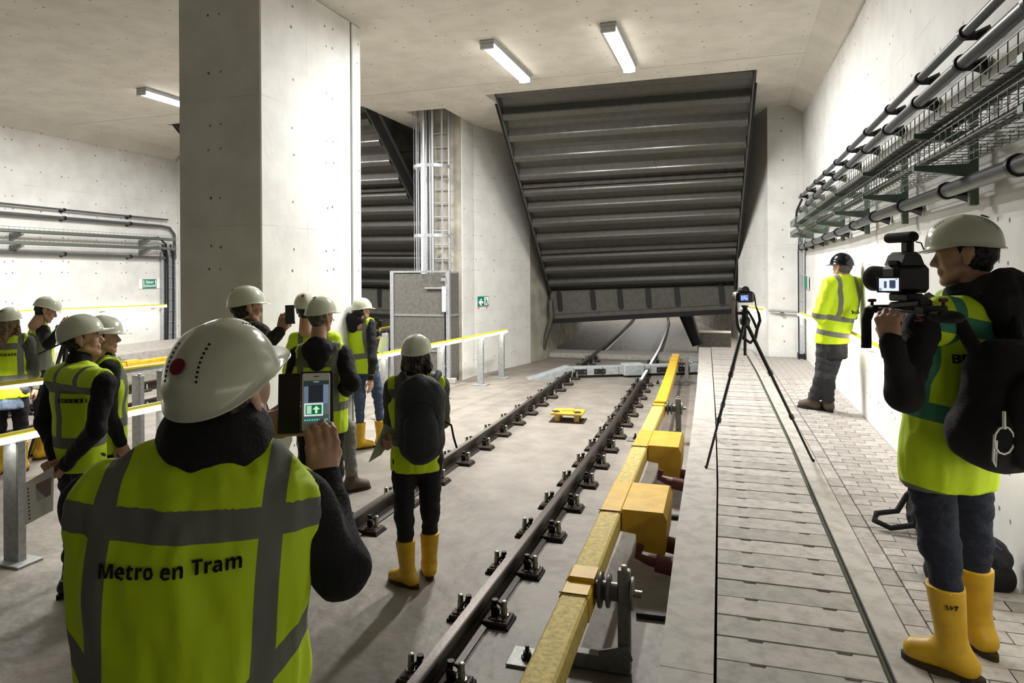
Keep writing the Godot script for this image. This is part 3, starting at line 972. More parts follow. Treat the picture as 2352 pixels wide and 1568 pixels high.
# ---------------------------------------------------------------- flood gates
func gate(label: String, q: Array, slots: Array, left := false) -> void:
	var TL: Vector3 = q[0]
	var TR: Vector3 = q[1]
	var BL: Vector3 = q[2]
	var BR: Vector3 = q[3]
	var CL: Vector3 = q[4]
	var CR: Vector3 = q[5]
	var t := thing("flood_gate", label, "gate", Vector3.ZERO, 0.0, "tilted steel flood gates")
	var pt := func(s: float, u: float) -> Vector3:
		return (TL.lerp(BL, u)).lerp(TR.lerp(BR, u), s)
	var nrm := (BL - TL).cross(TR - TL).normalized()
	if nrm.dot(Vector3(0, -1, 1)) < 0.0: nrm = -nrm
	var a: Vector3 = pt.call(0.0, -0.14)
	var b: Vector3 = pt.call(1.0, -0.14)
	var th := -nrm * 0.25
	var skin := MB.new()
	skin.quad(a, b, BR, BL, nrm)
	skin.quad(a + th, b + th, BR + th, BL + th, -nrm)
	skin.quad(a, BL, BL + th, a + th, (TL - TR).normalized())
	skin.quad(b, BR, BR + th, b + th, (TR - TL).normalized())
	skin.quad(a, b, b + th, a + th, (TL - BL).normalized())
	part(t, "skin_plate", skin, M.gate_paint)
	var ac := (TR - TL).normalized()
	var dn := (BL - TL).normalized()
	var ln := (BL - TL).length()
	for u in [-0.055, 0.038, 0.130, 0.222, 0.310, 0.392, 0.474, 0.560, 0.650, 0.768, 0.848, 0.935]:
		var pl: Vector3 = pt.call(0.008, u - 0.012)
		var pr: Vector3 = pt.call(0.992, u - 0.012)
		var acr := (pr - pl).normalized()
		var dd := (dn - acr * dn.dot(acr)).normalized()
		var nn := acr.cross(dd)
		if nn.dot(nrm) < 0.0: nn = -nn
		var xf := Transform3D(Basis(dd, nn, acr), pl)
		var w := 0.075
		var prof := pv([[-w - 0.05, -0.02], [-w, 0.14], [-w + 0.012, 0.156], [-w + 0.03, 0.162], [w - 0.03, 0.162], [w - 0.012, 0.156], [w, 0.14], [w + 0.05, -0.02]])
		part(t, "stiffener_rib", MB.new().extrude(prof, xf, 0.0, pl.distance_to(pr)), M.gate_paint)
	for u in [0.350, 0.722]:
		var pl: Vector3 = pt.call(0.008, u)
		var pr: Vector3 = pt.call(0.992, u)
		var acr := (pr - pl).normalized()
		var dd := (dn - acr * dn.dot(acr)).normalized()
		var nn := acr.cross(dd)
		if nn.dot(nrm) < 0.0: nn = -nn
		part(t, "splice_flange", MB.new().extrude(pv([[-0.016, -0.02], [0.016, -0.02], [0.016, 0.13], [-0.016, 0.13]]), Transform3D(Basis(dd, nn, acr), pl), 0.0, pl.distance_to(pr)), M.gate_paint)
	# side flanges
	for e in [[a, BL, -1.0], [b, BR, 1.0]]:
		var d: Vector3 = (e[1] - e[0])
		var xf := Transform3D(Basis(ac, nrm, d.normalized()), e[0])
		part(t, "side_flange", MB.new().extrude(pv([[-0.016, -0.25], [0.016, -0.25], [0.016, 0.13], [-0.016, 0.13]]), xf, 0.0, d.length()), M.gate_paint)
		part(t, "edge_seal", MB.new().extrude(pv([[0.022, -0.1], [0.05, -0.1], [0.05, 0.15], [0.022, 0.15]]) if e[2] > 0 else pv([[-0.05, -0.1], [-0.022, -0.1], [-0.022, 0.15], [-0.05, 0.15]]), xf, 0.0, d.length()), M.black_matte)
	# slotted foot beam
	var f := nrm
	f = Vector3(0, 0, 1)
	var up := Vector3.UP
	var face := MB.new()
	var BL2 := BL + Vector3(0, 0, 0.12)
	var BR2 := BR + Vector3(0, 0, 0.12)
	var CL2 := CL + Vector3(0, 0, 0.12)
	var CR2 := CR + Vector3(0, 0, 0.12)
	face.quad(BL2, BR2, CR2, CL2, f)
	face.quad(BL2, BR2, BR2 - f * 0.4, BL2 - f * 0.4, up)
	face.quad(CL2, CR2, CR2 - f * 0.4, CL2 - f * 0.4, -up)
	face.quad(BL2, CL2, CL2 - f * 0.4, BL2 - f * 0.4, -ac)
	face.quad(BR2, CR2, CR2 - f * 0.4, BR2 - f * 0.4, ac)
	face.quad(BL2 - f * 0.4, BR2 - f * 0.4, CR2 - f * 0.4, CL2 - f * 0.4, -f)
	part(t, "foot_beam", face, M.gate_paint)
	var fx := (CR2 - CL2).normalized()
	var fy := (BL2 - CL2)
	var hgt := fy.length()
	fy = (fy - fx * fy.dot(fx)).normalized()
	for s in slots:
		var c: Vector3 = CL2.lerp(CR2, s).lerp(BL2.lerp(BR2, s), 0.62) + f * 0.004
		var pts := []
		for k in 9:
			var an := PI * k / 8.0
			pts.append([cos(an) * 0.065, 0.19 + sin(an) * 0.065])
		for k in 9:
			var an := PI + PI * k / 8.0
			pts.append([cos(an) * 0.065, -0.19 + sin(an) * 0.065])
		part(t, "drain_slot", MB.new().extrude(pv(pts), Transform3D(Basis(fx, fy, fx.cross(fy)), c), -0.06, 0.014), M.gate_dark)
	part(t, "lower_lip", MB.new().box((CL2 + CR2) / 2 + fy * 0.12 + f * 0.012, Vector3(CL2.distance_to(CR2), 0.012, 0.03), Basis(fx, fy, fx.cross(fy))), M.gate_paint)
	part(t, "sill_seal", MB.new().box((CL2 + CR2) / 2 - fy * 0.05 + f * 0.01, Vector3(CL2.distance_to(CR2) * 1.01, 0.11, 0.06), Basis(fx, fy, fx.cross(fy))), M.black_matte)

func build_gates() -> void:
	var slots := [0.055, 0.25, 0.405, 0.56, 0.715, 0.945]
	gate("large dark ribbed steel flood gate tilted over the nearer track", [Vector3(-4.08, 4.71, -11.92), Vector3(0.36, 4.71, -12.05), Vector3(-4.28, 1.14, -16.35), Vector3(0.06, 1.29, -16.2), Vector3(-4.30, 0.43, -16.4), Vector3(-0.03, 0.74, -16.25)], slots)
	gate("dark ribbed steel flood gate over the far track, half hidden by the column", [Vector3(-11.08, 4.71, -11.5), Vector3(-6.55, 4.71, -11.42), Vector3(-11.1, 1.25, -15.9), Vector3(-6.52, 1.14, -15.85), Vector3(-11.1, 0.6, -16.0), Vector3(-6.52, 0.45, -15.9)], [0.05, 0.2, 0.35, 0.5, 0.62, 0.74, 0.83, 0.93], true)
	# guide post left of the gate
	var p := thing("gate_guide", "dark slanting steel guide at the foot of the nearer gate", "guide")
	part(p, "guide", MB.new().tube([on_z(1247, 800, -16.15), on_z(1266, 730, -16.2), on_z(1264, 690, -16.2)], 0.07, 6), M.gate_paint)

# ---------------------------------------------------------------- ladder bay
func build_ladder_bay() -> void:
	var lad := thing("cage_ladder", "galvanised caged ladder climbing into the ceiling hatch", "ladder", Vector3(-5.66, 0, -12.16))
	for x in [-0.05, 0.30]:
		part(lad, "stile", MB.new().box(Vector3(x, 2.2, -0.27), Vector3(0.03, 5.4, 0.065), Basis.IDENTITY, 0.004), M.galvanised)
	for k in 18:
		part(lad, "rung", MB.new().tube([Vector3(-0.05, -0.35 + 0.28 * k, -0.27), Vector3(0.30, -0.35 + 0.28 * k, -0.27)], 0.014, 8), M.galvanised)
	var c := Vector3(0.07, 0, 0.06)
	for y in [2.33, 3.68]:
		var h := []
		for k in 17:
			var a := -PI * 0.16 + PI * 1.32 * k / 16.0
			h.append(c + Vector3(cos(a) * 0.36, y, sin(a) * 0.33))
		var mb := MB.new()
		for k in 16:
			var p0: Vector3 = h[k]
			var p1: Vector3 = h[k + 1]
			var d := (p1 - p0).normalized()
			mb.box((p0 + p1) / 2, Vector3(p0.distance_to(p1) + 0.01, 0.06, 0.008), Basis(d, Vector3.UP, d.cross(Vector3.UP)))
		part(lad, "hoop", mb, M.galvanised)
	for a in [-0.12, 0.18, 0.36, 0.52, 0.70, 0.88, 1.1]:
		var p := c + Vector3(cos(PI * a) * 0.35, 0, sin(PI * a) * 0.32)
		part(lad, "cage_bar", MB.new().box(p + Vector3(0, 3.3, 0), Vector3(0.035, 3.3, 0.008), Basis(Vector3.UP, -PI * a + PI / 2)), M.galvanised)
	for x in [-0.22, -0.13]:
		part(lad, "conduit", MB.new().tube([Vector3(x, -0.4, -0.31), Vector3(x, 4.9, -0.31)], 0.028, 10), M.galvanised)
	# guard cabinet round the foot of the ladder
	var cb := thing("guard_cabinet", "grey perforated sheet guard cabinet around the ladder foot", "cabinet", Vector3(-5.88, BED, -12.16))
	var top := 1.65 - BED
	for x in [-0.62, 0.60]:
		part(cb, "post", MB.new().box(Vector3(x, top / 2, 0), Vector3(0.075, top, 0.075), Basis.IDENTITY, 0.006), M.galvanised)
	part(cb, "rear_post", MB.new().box(Vector3(0.70, top / 2, -0.56), Vector3(0.05, top, 0.05), Basis.IDENTITY, 0.006), M.galvanised)
	part(cb, "top_rail", MB.new().box(Vector3(-0.01, top - 0.02, 0), Vector3(1.2, 0.04, 0.06), Basis.IDENTITY, 0.005), M.galvanised)
	part(cb, "side_rail", MB.new().box(Vector3(0.65, top - 0.03, -0.28), Vector3(0.04, 0.03, 0.55), Basis(Vector3.UP, -0.17)), M.galvanised)
	var door := part(cb, "door", MB.new().box(Vector3(-0.03, top / 2, 0.0), Vector3(1.10, top - 0.12, 0.02)), M.mesh_panel)
	part(door, "mid_rail", MB.new().box(Vector3(-0.03, 1.32, 0.014), Vector3(1.08, 0.045, 0.02)), M.grey_paint)
	part(door, "low_rail", MB.new().box(Vector3(-0.03, 0.62, 0.014), Vector3(1.08, 0.045, 0.02)), M.grey_paint)
	part(door, "closer_arm", MB.new().box(Vector3(0.33, 1.86, 0.05), Vector3(0.42, 0.03, 0.025)), M.galvanised)
	part(door, "closer_body", MB.new().box(Vector3(0.53, 1.64, 0.05), Vector3(0.065, 0.5, 0.07), Basis.IDENTITY, 0.012), M.sign_white)
	part(door, "hinge", MB.new().box(Vector3(0.52, 2.02, 0.05), Vector3(0.09, 0.06, 0.05), Basis.IDENTITY, 0.01), M.galvanised)
	part(door, "lock", MB.new().box(Vector3(0.50, 0.33, 0.05), Vector3(0.10, 0.05, 0.05), Basis.IDENTITY, 0.008), M.galvanised)
	var side := part(cb, "side_panel", MB.new().box(Vector3(0.655, top / 2, -0.28), Vector3(0.015, top - 0.1, 0.52), Basis(Vector3.UP, -0.17)), M.mesh_panel)
	part(side, "mid_rail", MB.new().box(Vector3(0.668, 1.32, -0.28), Vector3(0.02, 0.045, 0.52), Basis(Vector3.UP, -0.17)), M.grey_paint)
	part(cb, "foot_block", MB.new().box(Vector3(0.66, 0.05, 0.02), Vector3(0.2, 0.1, 0.12), Basis.IDENTITY, 0.01), M.kerb_concrete)

# ---------------------------------------------------------------- handrails with light strips
func led_bar(host: Node3D, a: Vector3, b: Vector3, side: Vector3, lit: bool, energy: float) -> void:
	var d := (b - a).normalized()
	var bs := Basis(d.cross(Vector3.UP).normalized(), Vector3.UP, -d)
	part(host, "top_tube", MB.new().tube([a, b], 0.021, 12), M.yellow_rail)
	part(host, "light_strip", MB.new().box((a + b) / 2 + Vector3(0, -0.034, 0) + side * 0.016, Vector3(0.036, 0.046, a.distance_to(b) * 0.997), bs, 0.008), M.led_white if lit else M.grey_paint)
	if lit:
		var l := AreaLight3D.new()
		l.name = "strip_light"
		l.area_size = Vector2(0.03, a.distance_to(b) * 0.98)
		l.light_energy = energy * a.distance_to(b)
		l.light_color = Color(1.0, 0.98, 0.92)
		l.area_range = 20.0
		l.shadow_enabled = true
		host.add_child(l, true)
		l.transform = Transform3D(bs * Basis(Vector3.RIGHT, -PI / 2), (a + b) / 2 + Vector3(0, -0.066, 0) + side * 0.02)

func build_handrails() -> void:
	# handrail between the tracks, nearer one
	var ya := 0.42
	var pts := [on_y(-60, 1016, ya), on_y(90, 985, ya), on_y(300, 940, ya), on_y(865, 815, ya), on_y(1078, 774, ya), on_y(1163, 757, ya)]
	var h := thing("handrail", "yellow topped handrail with lit strip, passing behind the woman with backpack", "handrail", Vector3.ZERO, 0.0, "lit handrails")
	led_bar(h, pts[0], pts[2], Vector3.RIGHT, true, 0.42)
	led_bar(h, pts[2], on_y(420, 916, ya), Vector3.RIGHT, true, 0.42)
	led_bar(h, on_y(800, 829, ya), pts[3], Vector3.RIGHT, true, 0.42)
	led_bar(h, pts[3], pts[4], Vector3.RIGHT, true, 0.42)
	led_bar(h, pts[4], pts[5], Vector3.RIGHT, true, 0.42)
	var post := func(host: Node3D, x: float, z: float, top: float, w: float) -> void:
		var p := part(host, "post", MB.new().box(Vector3(x, (BED + top) / 2 - 0.02, z), Vector3(w, top - BED - 0.06, 0.075), Basis.IDENTITY, 0.008), M.grey_post)
		part(p, "base_plate", MB.new().box(Vector3(x, BED + 0.01, z), Vector3(w + 0.17, 0.02, 0.20), Basis.IDENTITY, 0.004), M.grey_post)
		part(p, "arm", MB.new().tube([Vector3(x, top - 0.12, z), Vector3(x + 0.02, top - 0.07, z), Vector3(x + 0.03, top - 0.03, z)], 0.02, 8), M.grey_post)
	var la := [[pts[0].z, pts[0].x], [pts[1].z, pts[1].x], [pts[2].z, pts[2].x], [pts[3].z, pts[3].x], [pts[5].z, pts[5].x]]
	for z in [-3.66, -5.0, -7.75, -8.9, -10.6, -12.1, -13.05]:
		post.call(h, lx(la, z) - 0.03, z, ya, 0.15 if z > -6.0 else 0.12)
	# second handrail, on the far side of the column
	var yb := 0.46
	var q := [on_y(-40, 888, yb), on_y(110, 868, yb), on_y(265, 850, yb), on_y(390, 832, yb), on_y(875, 755, yb), on_y(913, 748, yb)]
	var h2 := thing("handrail", "yellow topped handrail on paired grey posts beside the far track", "handrail", Vector3.ZERO, 0.0, "lit handrails")
	led_bar(h2, q[0], q[2], Vector3.LEFT, true, 0.42)
	led_bar(h2, q[2], q[3], Vector3.LEFT, false, 0.5)
	led_bar(h2, q[3], q[5], Vector3.LEFT, false, 0.5)
	var b1 := on_y(318, 1040, BED)
	var b2 := on_y(374, 1020, BED)
	var b3 := on_y(886, 872, BED)
	var b4 := on_y(907, 868, BED)
	for b in [b1, b2, b3, b4]:
		post.call(h2, b.x, b.z, yb - 0.02, 0.13)
	for z in [-4.4, -9.5, -11.2]:
		post.call(h2, -7.2, z, yb - 0.02, 0.13)
	# right wall
	var h3 := thing("handrail", "lit handrail fixed along the white cable wall", "handrail", Vector3.ZERO, 0.0, "lit handrails")
	var xr := 1.285
	led_bar(h3, Vector3(xr, 0.92, 1.0), Vector3(xr, 0.915, -3.0), Vector3.LEFT, true, 0.2)
	led_bar(h3, Vector3(xr, 0.915, -3.03), Vector3(xr + 0.005, 0.90, -8.9), Vector3.LEFT, true, 0.2)
	led_bar(h3, Vector3(xr + 0.005, 0.90, -8.93), Vector3(1.18, 0.84, -13.4), Vector3.LEFT, true, 0.2)
	var c1 := Vector3(0.66, 0.86, -13.56)
	part(h3, "corner_tube", MB.new().tube([Vector3(1.18, 0.84, -13.42), Vector3(1.1, 0.84, -13.53), Vector3(0.75, 0.86, -13.54), c1], 0.02, 10), M.grey_post)
	led_bar(h3, Vector3(0.56, 0.86, -13.82), Vector3(0.21, 0.87, -14.9), Vector3.LEFT, true, 0.2)
	for z in [-1.5, -3.0, -4.5, -6.0, -7.4, -9.0, -10.6, -12.2]:
		part(h3, "wall_bracket", MB.new().tube([Vector3(xr, 0.88, z), Vector3(xr, 0.82, z), Vector3(1.37, 0.80, z)], 0.014, 8), M.grey_post)
	for b in [Vector3(0.9, 0.80, -13.58), Vector3(0.42, 0.82, -14.3)]:
		part(h3, "wall_bracket", MB.new().box(b, Vector3(0.06, 0.07, 0.07), Basis.IDENTITY, 0.01), M.grey_paint)
	# left wall
	var h4 := thing("handrail", "lit handrail fixed along the far white wall", "handrail", Vector3.ZERO, 0.0, "lit handrails")
	led_bar(h4, Vector3(-13.2, 0.95, -2.0), Vector3(-13.2, 0.93, -8.0), Vector3.RIGHT, true, 0.2)
	led_bar(h4, Vector3(-13.2, 0.93, -8.0), Vector3(-13.2, 0.86, -13.1), Vector3.RIGHT, true, 0.2)
	for z in [-8.6, -10.0, -11.4, -12.8]:
		part(h4, "wall_bracket", MB.new().tube([Vector3(-13.2, 0.87, z), Vector3(-13.2, 0.8, z), Vector3(-13.36, 0.78, z)], 0.016, 8), M.grey_post)

# ---------------------------------------------------------------- conduits and cable trays
func clamp_shape(s: float) -> MB:
	# flaring black spacer between pipe and wall; +x towards the wall
	var mb := MB.new()
	mb.lathe([[0.022, 0.0], [0.026, 0.05], [0.055, 0.115], [0.0, 0.115]], Transform3D(Basis(Vector3.BACK, -PI / 2 * s), Vector3(0, -0.022, 0)), 4, false)
	return mb

func conduit(label: String, pts: Array, r: float, zs: Array, s: float, group: String) -> Node3D:
	var t := thing("conduit", label, "conduit", Vector3.ZERO, 0.0, group)
	part(t, "pipe", MB.new().tube(pts, r, 12), M.conduit_grey)
	var cl := clamp_shape(s).mesh()
	var ring := MB.new().lathe([[r + 0.012, -0.02], [r + 0.012, 0.02], [r, 0.022]], Transform3D(Basis(Vector3.RIGHT, PI / 2), Vector3.ZERO), 14).mesh()
	for z in zs:
		var p: Vector3 = pts[0]
		for i in pts.size() - 1:
			if z <= pts[i].z and z >= pts[i + 1].z:
				p = pts[i].lerp(pts[i + 1], (z - pts[i].z) / (pts[i + 1].z - pts[i].z))
		var c := part(t, "spacer", cl, M.black_plastic, Transform3D(Basis.IDENTITY, Vector3(p.x, p.y, z)))
		part(c, "clamp_ring", ring, M.black_plastic)
	return t

func basket(host: Node3D, x0: float, x1: float, y: float, z0: float, z1: float, s: float) -> void:
	# open wire basket: x0 is the outer edge
	var mb := MB.new()
	var r := 0.0032
	for q in [[x0, y + 0.1], [x0, y + 0.05], [x0, y], [lerpf(x0, x1, 0.33), y], [lerpf(x0, x1, 0.66), y], [x1, y], [x1, y + 0.05]]:
		mb.tube([Vector3(q[0], q[1], z0), Vector3(q[0], q[1], z1)], r, 4)
	var z := z0
	while z > z1:
		mb.tube([Vector3(x0, y + 0.1, z), Vector3(x0, y, z), Vector3(x1, y, z), Vector3(x1, y + 0.06, z)], r, 4)
		z -= 0.1
	var o := part(host, "wire_mesh", mb, M.wire_zinc)
	o.set_meta("kind", "stuff")

func build_wall_services() -> void:
	var zs := []
	for k in 12: zs.append(-2.45 - 0.945 * k)
	var xa := 1.245
	conduit("upper grey conduit on black spacers, high on the cable wall", [Vector3(xa, 2.925, 2.0), Vector3(xa, 2.925, -4.3), Vector3(xa, 2.93, -7.1), Vector3(xa - 0.01, 2.93, -9.0), Vector3(xa - 0.06, 2.93, -13.2)], 0.028, zs, 1.0, "grey wall conduits")
	conduit("second grey conduit on black spacers, just below the upper one", [Vector3(xa, 2.765, 2.0), Vector3(xa, 2.772, -4.4), Vector3(xa, 2.775, -7.1), Vector3(xa - 0.01, 2.76, -9.0), Vector3(xa - 0.06, 2.68, -13.2)], 0.037, zs.map(func(q): return q - 0.06), 1.0, "grey wall conduits")
	conduit("lowest grey ribbed conduit, below the wire cable trays", [Vector3(xa, 2.06, 2.0), Vector3(xa, 2.085, -4.2), Vector3(xa, 2.095, -6.6), Vector3(xa - 0.01, 2.07, -9.0), Vector3(xa - 0.06, 2.02, -13.2)], 0.042, zs.map(func(q): return q * 1.13 + 0.2 if q > -11.6 else -13.0), 1.0, "grey wall conduits")
	var trays := [["upper wire basket cable tray on the cable wall", 2.40], ["lower wire basket cable tray on the cable wall", 2.215]]
	var n := 0
	for q in trays:
		var t := thing("cable_tray", q[0], "cable tray", Vector3.ZERO, 0.0, "wire cable trays")
		basket(t, 1.03, 1.27, q[1], 2.0, -13.3, 1.0)
		for k in ([0.06, 0.09, 0.13, 0.17] if n == 0 else [0.03, 0.07]):
			var pts := []
			for i in 18:
				var z := 2.0 - i * 0.9
				pts.append(Vector3(1.03 + k + 0.008 * sin(i * 1.7 + k * 60.0), q[1] + 0.022, maxf(z, -13.2)))
			part(t, "cable", MB.new().tube(pts, 0.016, 8), M.cable_black)
		n += 1
	var proto := thing("tray_bracket", "", "bracket")
	part(proto, "upright", MB.new().box(Vector3(1.30, 2.28, 0), Vector3(0.045, 0.62, 0.045), Basis.IDENTITY, 0.004), M.arm_green)
	for y in [2.375, 2.19]:
		part(proto, "arm", MB.new().extrude(pv([[1.0, y - 0.012], [1.0, y + 0.016], [1.29, y + 0.016], [1.29, y - 0.055]]), Transform3D.IDENTITY, -0.025, 0.025), M.arm_green)
	var first := true
	var k := 0
	for z in [-1.4, -2.9, -4.42, -6.0, -7.55, -9.1, -10.65, -12.2]:
		var o: Node3D = proto if first else copy(proto)
		first = false
		o.position = Vector3(0, 0, z)
		tag(o, "grey green bracket holding both wire cable trays", "bracket", "tray brackets on the cable wall")
		k += 1
	# upright cable ladders in the corners
	for e in [[1.20, -13.28, "upright galvanised cable ladder in the corner by the walkway end"], [-13.28, -13.25, "upright cable ladder with black cables in the far corner beside the column"]]:
		var t := thing("cable_ladder", e[2], "cable ladder", Vector3(e[0], 0, e[1]), 0.0)
		var wide := 0.09 if e[0] > 0 else 0.2
		for s in [-1.0, 1.0]:
			part(t, "side_rail", MB.new().box(Vector3(0, 1.1, s * wide), Vector3(0.07, 2.2, 0.03), Basis.IDENTITY, 0.004), M.galvanised)
		part(t, "back_plate", MB.new().box(Vector3(0.02 * signf(e[0]), 1.1, 0), Vector3(0.01, 2.2, wide * 2)), M.galvanised)
		for i in 8:
			part(t, "rung", MB.new().box(Vector3(0, 0.15 + i * 0.28, 0), Vector3(0.03, 0.03, wide * 2)), M.galvanised)
		for c in ([0.0] if e[0] > 0 else [-0.12, 0.05, 0.12]):
			part(t, "cable", MB.new().tube([Vector3(-0.03 * signf(e[0]), 0.0, c + 0.02), Vector3(-0.03 * signf(e[0]), 0.9, c), Vector3(-0.03 * signf(e[0]), 2.0, c), Vector3(0, 2.35, c + 0.05)], 0.022, 8), M.cable_black)
		if e[0] > 0:
			part(t, "foot_seal", MB.new().box(Vector3(0, 0.06, 0.0), Vector3(0.12, 0.12, 0.22), Basis.IDENTITY, 0.02), M.black_matte)
			part(t, "loop_cable", MB.new().tube([Vector3(0.02, 2.9, 0.1), Vector3(-0.06, 2.7, 0.0), Vector3(-0.08, 2.45, -0.02), Vector3(0.0, 2.3, 0.0)], 0.02, 8), M.cable_black)
	# far wall
	var zl := []
	for i in 6: zl.append(-4.0 - 1.62 * i)
	var xl := -13.24
	conduit("thin upper dark conduit on the far wall", [Vector3(xl, 3.0, 2.0), Vector3(xl, 2.985, -9.0), Vector3(xl, 2.96, -11.4), Vector3(xl, 2.955, -13.2)], 0.022, zl, -1.0, "far wall conduits")
	conduit("second dark conduit on the far wall, bending down at the corner", [Vector3(xl, 2.83, 2.0), Vector3(xl, 2.80, -9.0), Vector3(xl, 2.785, -13.0), Vector3(xl, 2.76, -13.25), Vector3(xl, 2.6, -13.4), Vector3(xl, 2.0, -13.42)], 0.035, zl, -1.0, "far wall conduits")
	conduit("lowest dark conduit on the far wall, under the grey trays", [Vector3(xl, 2.1, 2.0), Vector3(xl, 2.06, -9.0), Vector3(xl, 2.015, -13.1)], 0.033, zl, -1.0, "far wall conduits")
	for q in [[2.44, "upper grey cable tray on the far wall"], [2.21, "lower grey cable tray on the far wall"]]:
		var t := thing("cable_tray", q[1], "cable tray", Vector3.ZERO, 0.0, "far wall cable trays")
		basket(t, -13.04, -13.28, q[0], 2.0, -13.3, -1.0)
		part(t, "edge_channel", MB.new().box(Vector3(-13.03, q[0] + 0.03, -5.6), Vector3(0.02, 0.05, 15.2)), M.wire_zinc)
		part(t, "cable", MB.new().tube([Vector3(-13.1, q[0] + 0.03, 2), Vector3(-13.1, q[0] + 0.03, -12.4), Vector3(-13.12, q[0] + 0.06, -12.8), Vector3(-13.2, q[0] - 0.1, -13.1), Vector3(-13.22, 1.9, -13.15)], 0.02, 8), M.cable_black)
		for z in [-6.2, -9.45, -12.45]:
			part(t, "support_arm", MB.new().extrude(pv([[-13.02, q[0] - 0.01], [-13.02, q[0] - 0.04], [-13.34, q[0] - 0.16], [-13.34, q[0] - 0.01]]), Transform3D(Basis.IDENTITY, Vector3(0, 0, z)), -0.03, 0.03), M.grey_paint)

# ---------------------------------------------------------------- signs
func text_mesh(txt: String, h: float, bold := true, depth := 0.002) -> TextMesh:
	var f := SystemFont.new()
	f.font_names = PackedStringArray(["Droid Sans"])
	f.font_weight = 700 if bold else 400
	var t := TextMesh.new()
	t.text = txt
	t.font = f
	t.font_size = 64
	t.pixel_size = h / 46.0
	t.depth = depth
	t.curve_step = 2.0
	return t

func build_signs() -> void:
	# wall sign left of the column: faces +x
	var a := on_x(318, 643, -13.345)
	var b := on_x(366, 660, -13.345)
	var w := a.z - b.z
	var c := Vector3(-13.335, (a.y + b.y) / 2, (a.z + b.z) / 2)
	var s := thing("exit_sign", "green and white direction sign with two text lines on the far wall", "sign", c, PI / 2)
	part(s, "panel", MB.new().box(Vector3.ZERO, Vector3(w, 0.235, 0.012), Basis.IDENTITY, 0.002), M.sign_white)
	part(s, "field", MB.new().box(Vector3(0, 0, 0.007), Vector3(w * 0.68, 0.225, 0.006)), M.sign_green)
	part(s, "lettering", text_mesh("Naar", 0.075), M.sign_white, Transform3D(Basis.IDENTITY, Vector3(0, 0.045, 0.011)))
	part(s, "lettering", text_mesh("Sixhaven", 0.068), M.sign_white, Transform3D(Basis.IDENTITY, Vector3(0, -0.045, 0.011)))
	for q in [-1.0, 1.0]:
		part(s, "arrow", MB.new().extrude(pv([[-0.014, 0.09], [0.014, 0.09], [0.014, -0.04], [0.034, -0.04], [0, -0.095], [-0.034, -0.04], [-0.014, -0.04]]), Transform3D(Basis.IDENTITY, Vector3(q * w * 0.285, 0, 0.010)), 0, 0.002), M.sign_white)
	# escape sign on the pier
	var p := Vector3(-5.13, 0, -13.2)
	var e := Vector3(-4.56, 0, -15.4)
	var dir := (e - p).normalized()
	var nn := dir.cross(Vector3.UP).normalized()
	if nn.x < 0: nn = -nn
	var r := ray(1109, 691.5)
	var k := (p - EYE).dot(nn) / r.dot(nn)
	var pos := EYE + r * k + nn * 0.012
	var t := thing("escape_sign", "small green escape route sign with left arrow beside the gate", "sign", pos, 0.0)
	t.basis = Basis(Vector3.UP.cross(nn).normalized(), Vector3.UP, nn)
	var ww := 0.40
	var hh := 0.21
	part(t, "panel", MB.new().box(Vector3.ZERO, Vector3(ww, hh, 0.012), Basis.IDENTITY, 0.002), M.sign_green)
	part(t, "arrow", MB.new().extrude(pv([[-0.185, -0.02], [-0.10, 0.055], [-0.055, 0.055], [-0.10, 0.005], [-0.015, 0.005], [-0.015, -0.045], [-0.10, -0.045], [-0.055, -0.095], [-0.10, -0.095]]), Transform3D(Basis.IDENTITY, Vector3(0, 0, 0.006)), 0, 0.003), M.sign_white)
	part(t, "door_field", MB.new().box(Vector3(0.105, 0, 0.007), Vector3(0.15, 0.18, 0.004)), M.sign_white)
	part(t, "running_figure", MB.new().tube([Vector3(0.155, -0.085, 0.01), Vector3(0.12, -0.04, 0.01), Vector3(0.10, -0.01, 0.01), Vector3(0.09, 0.03, 0.01)], 0.012, 6).tube([Vector3(0.10, -0.01, 0.01), Vector3(0.07, -0.03, 0.01), Vector3(0.065, -0.08, 0.01)], 0.011, 6).tube([Vector3(0.045, 0.0, 0.01), Vector3(0.09, 0.022, 0.01), Vector3(0.14, 0.0, 0.01)], 0.008, 6).ball(Vector3(0.085, 0.058, 0.01), Vector3(0.016, 0.016, 0.006)), M.sign_green)
	for q in [-0.17, 0.13]:
		part(t, "tape", MB.new().box(Vector3(q, -0.125, 0.0), Vector3(0.045, 0.05, 0.004), Basis(Vector3.BACK, -0.15)), M.tape_pink)
	# sign on the cable wall, seen edge on
	var t2 := thing("exit_sign", "green sign on the cable wall just behind the leaning man", "sign", Vector3(1.262, 1.40, -12.95), -PI / 2)
	part(t2, "panel", MB.new().box(Vector3.ZERO, Vector3(0.62, 0.235, 0.012), Basis.IDENTITY, 0.002), M.sign_white)
	part(t2, "field", MB.new().box(Vector3(0, 0, 0.007), Vector3(0.44, 0.225, 0.006)), M.sign_green)

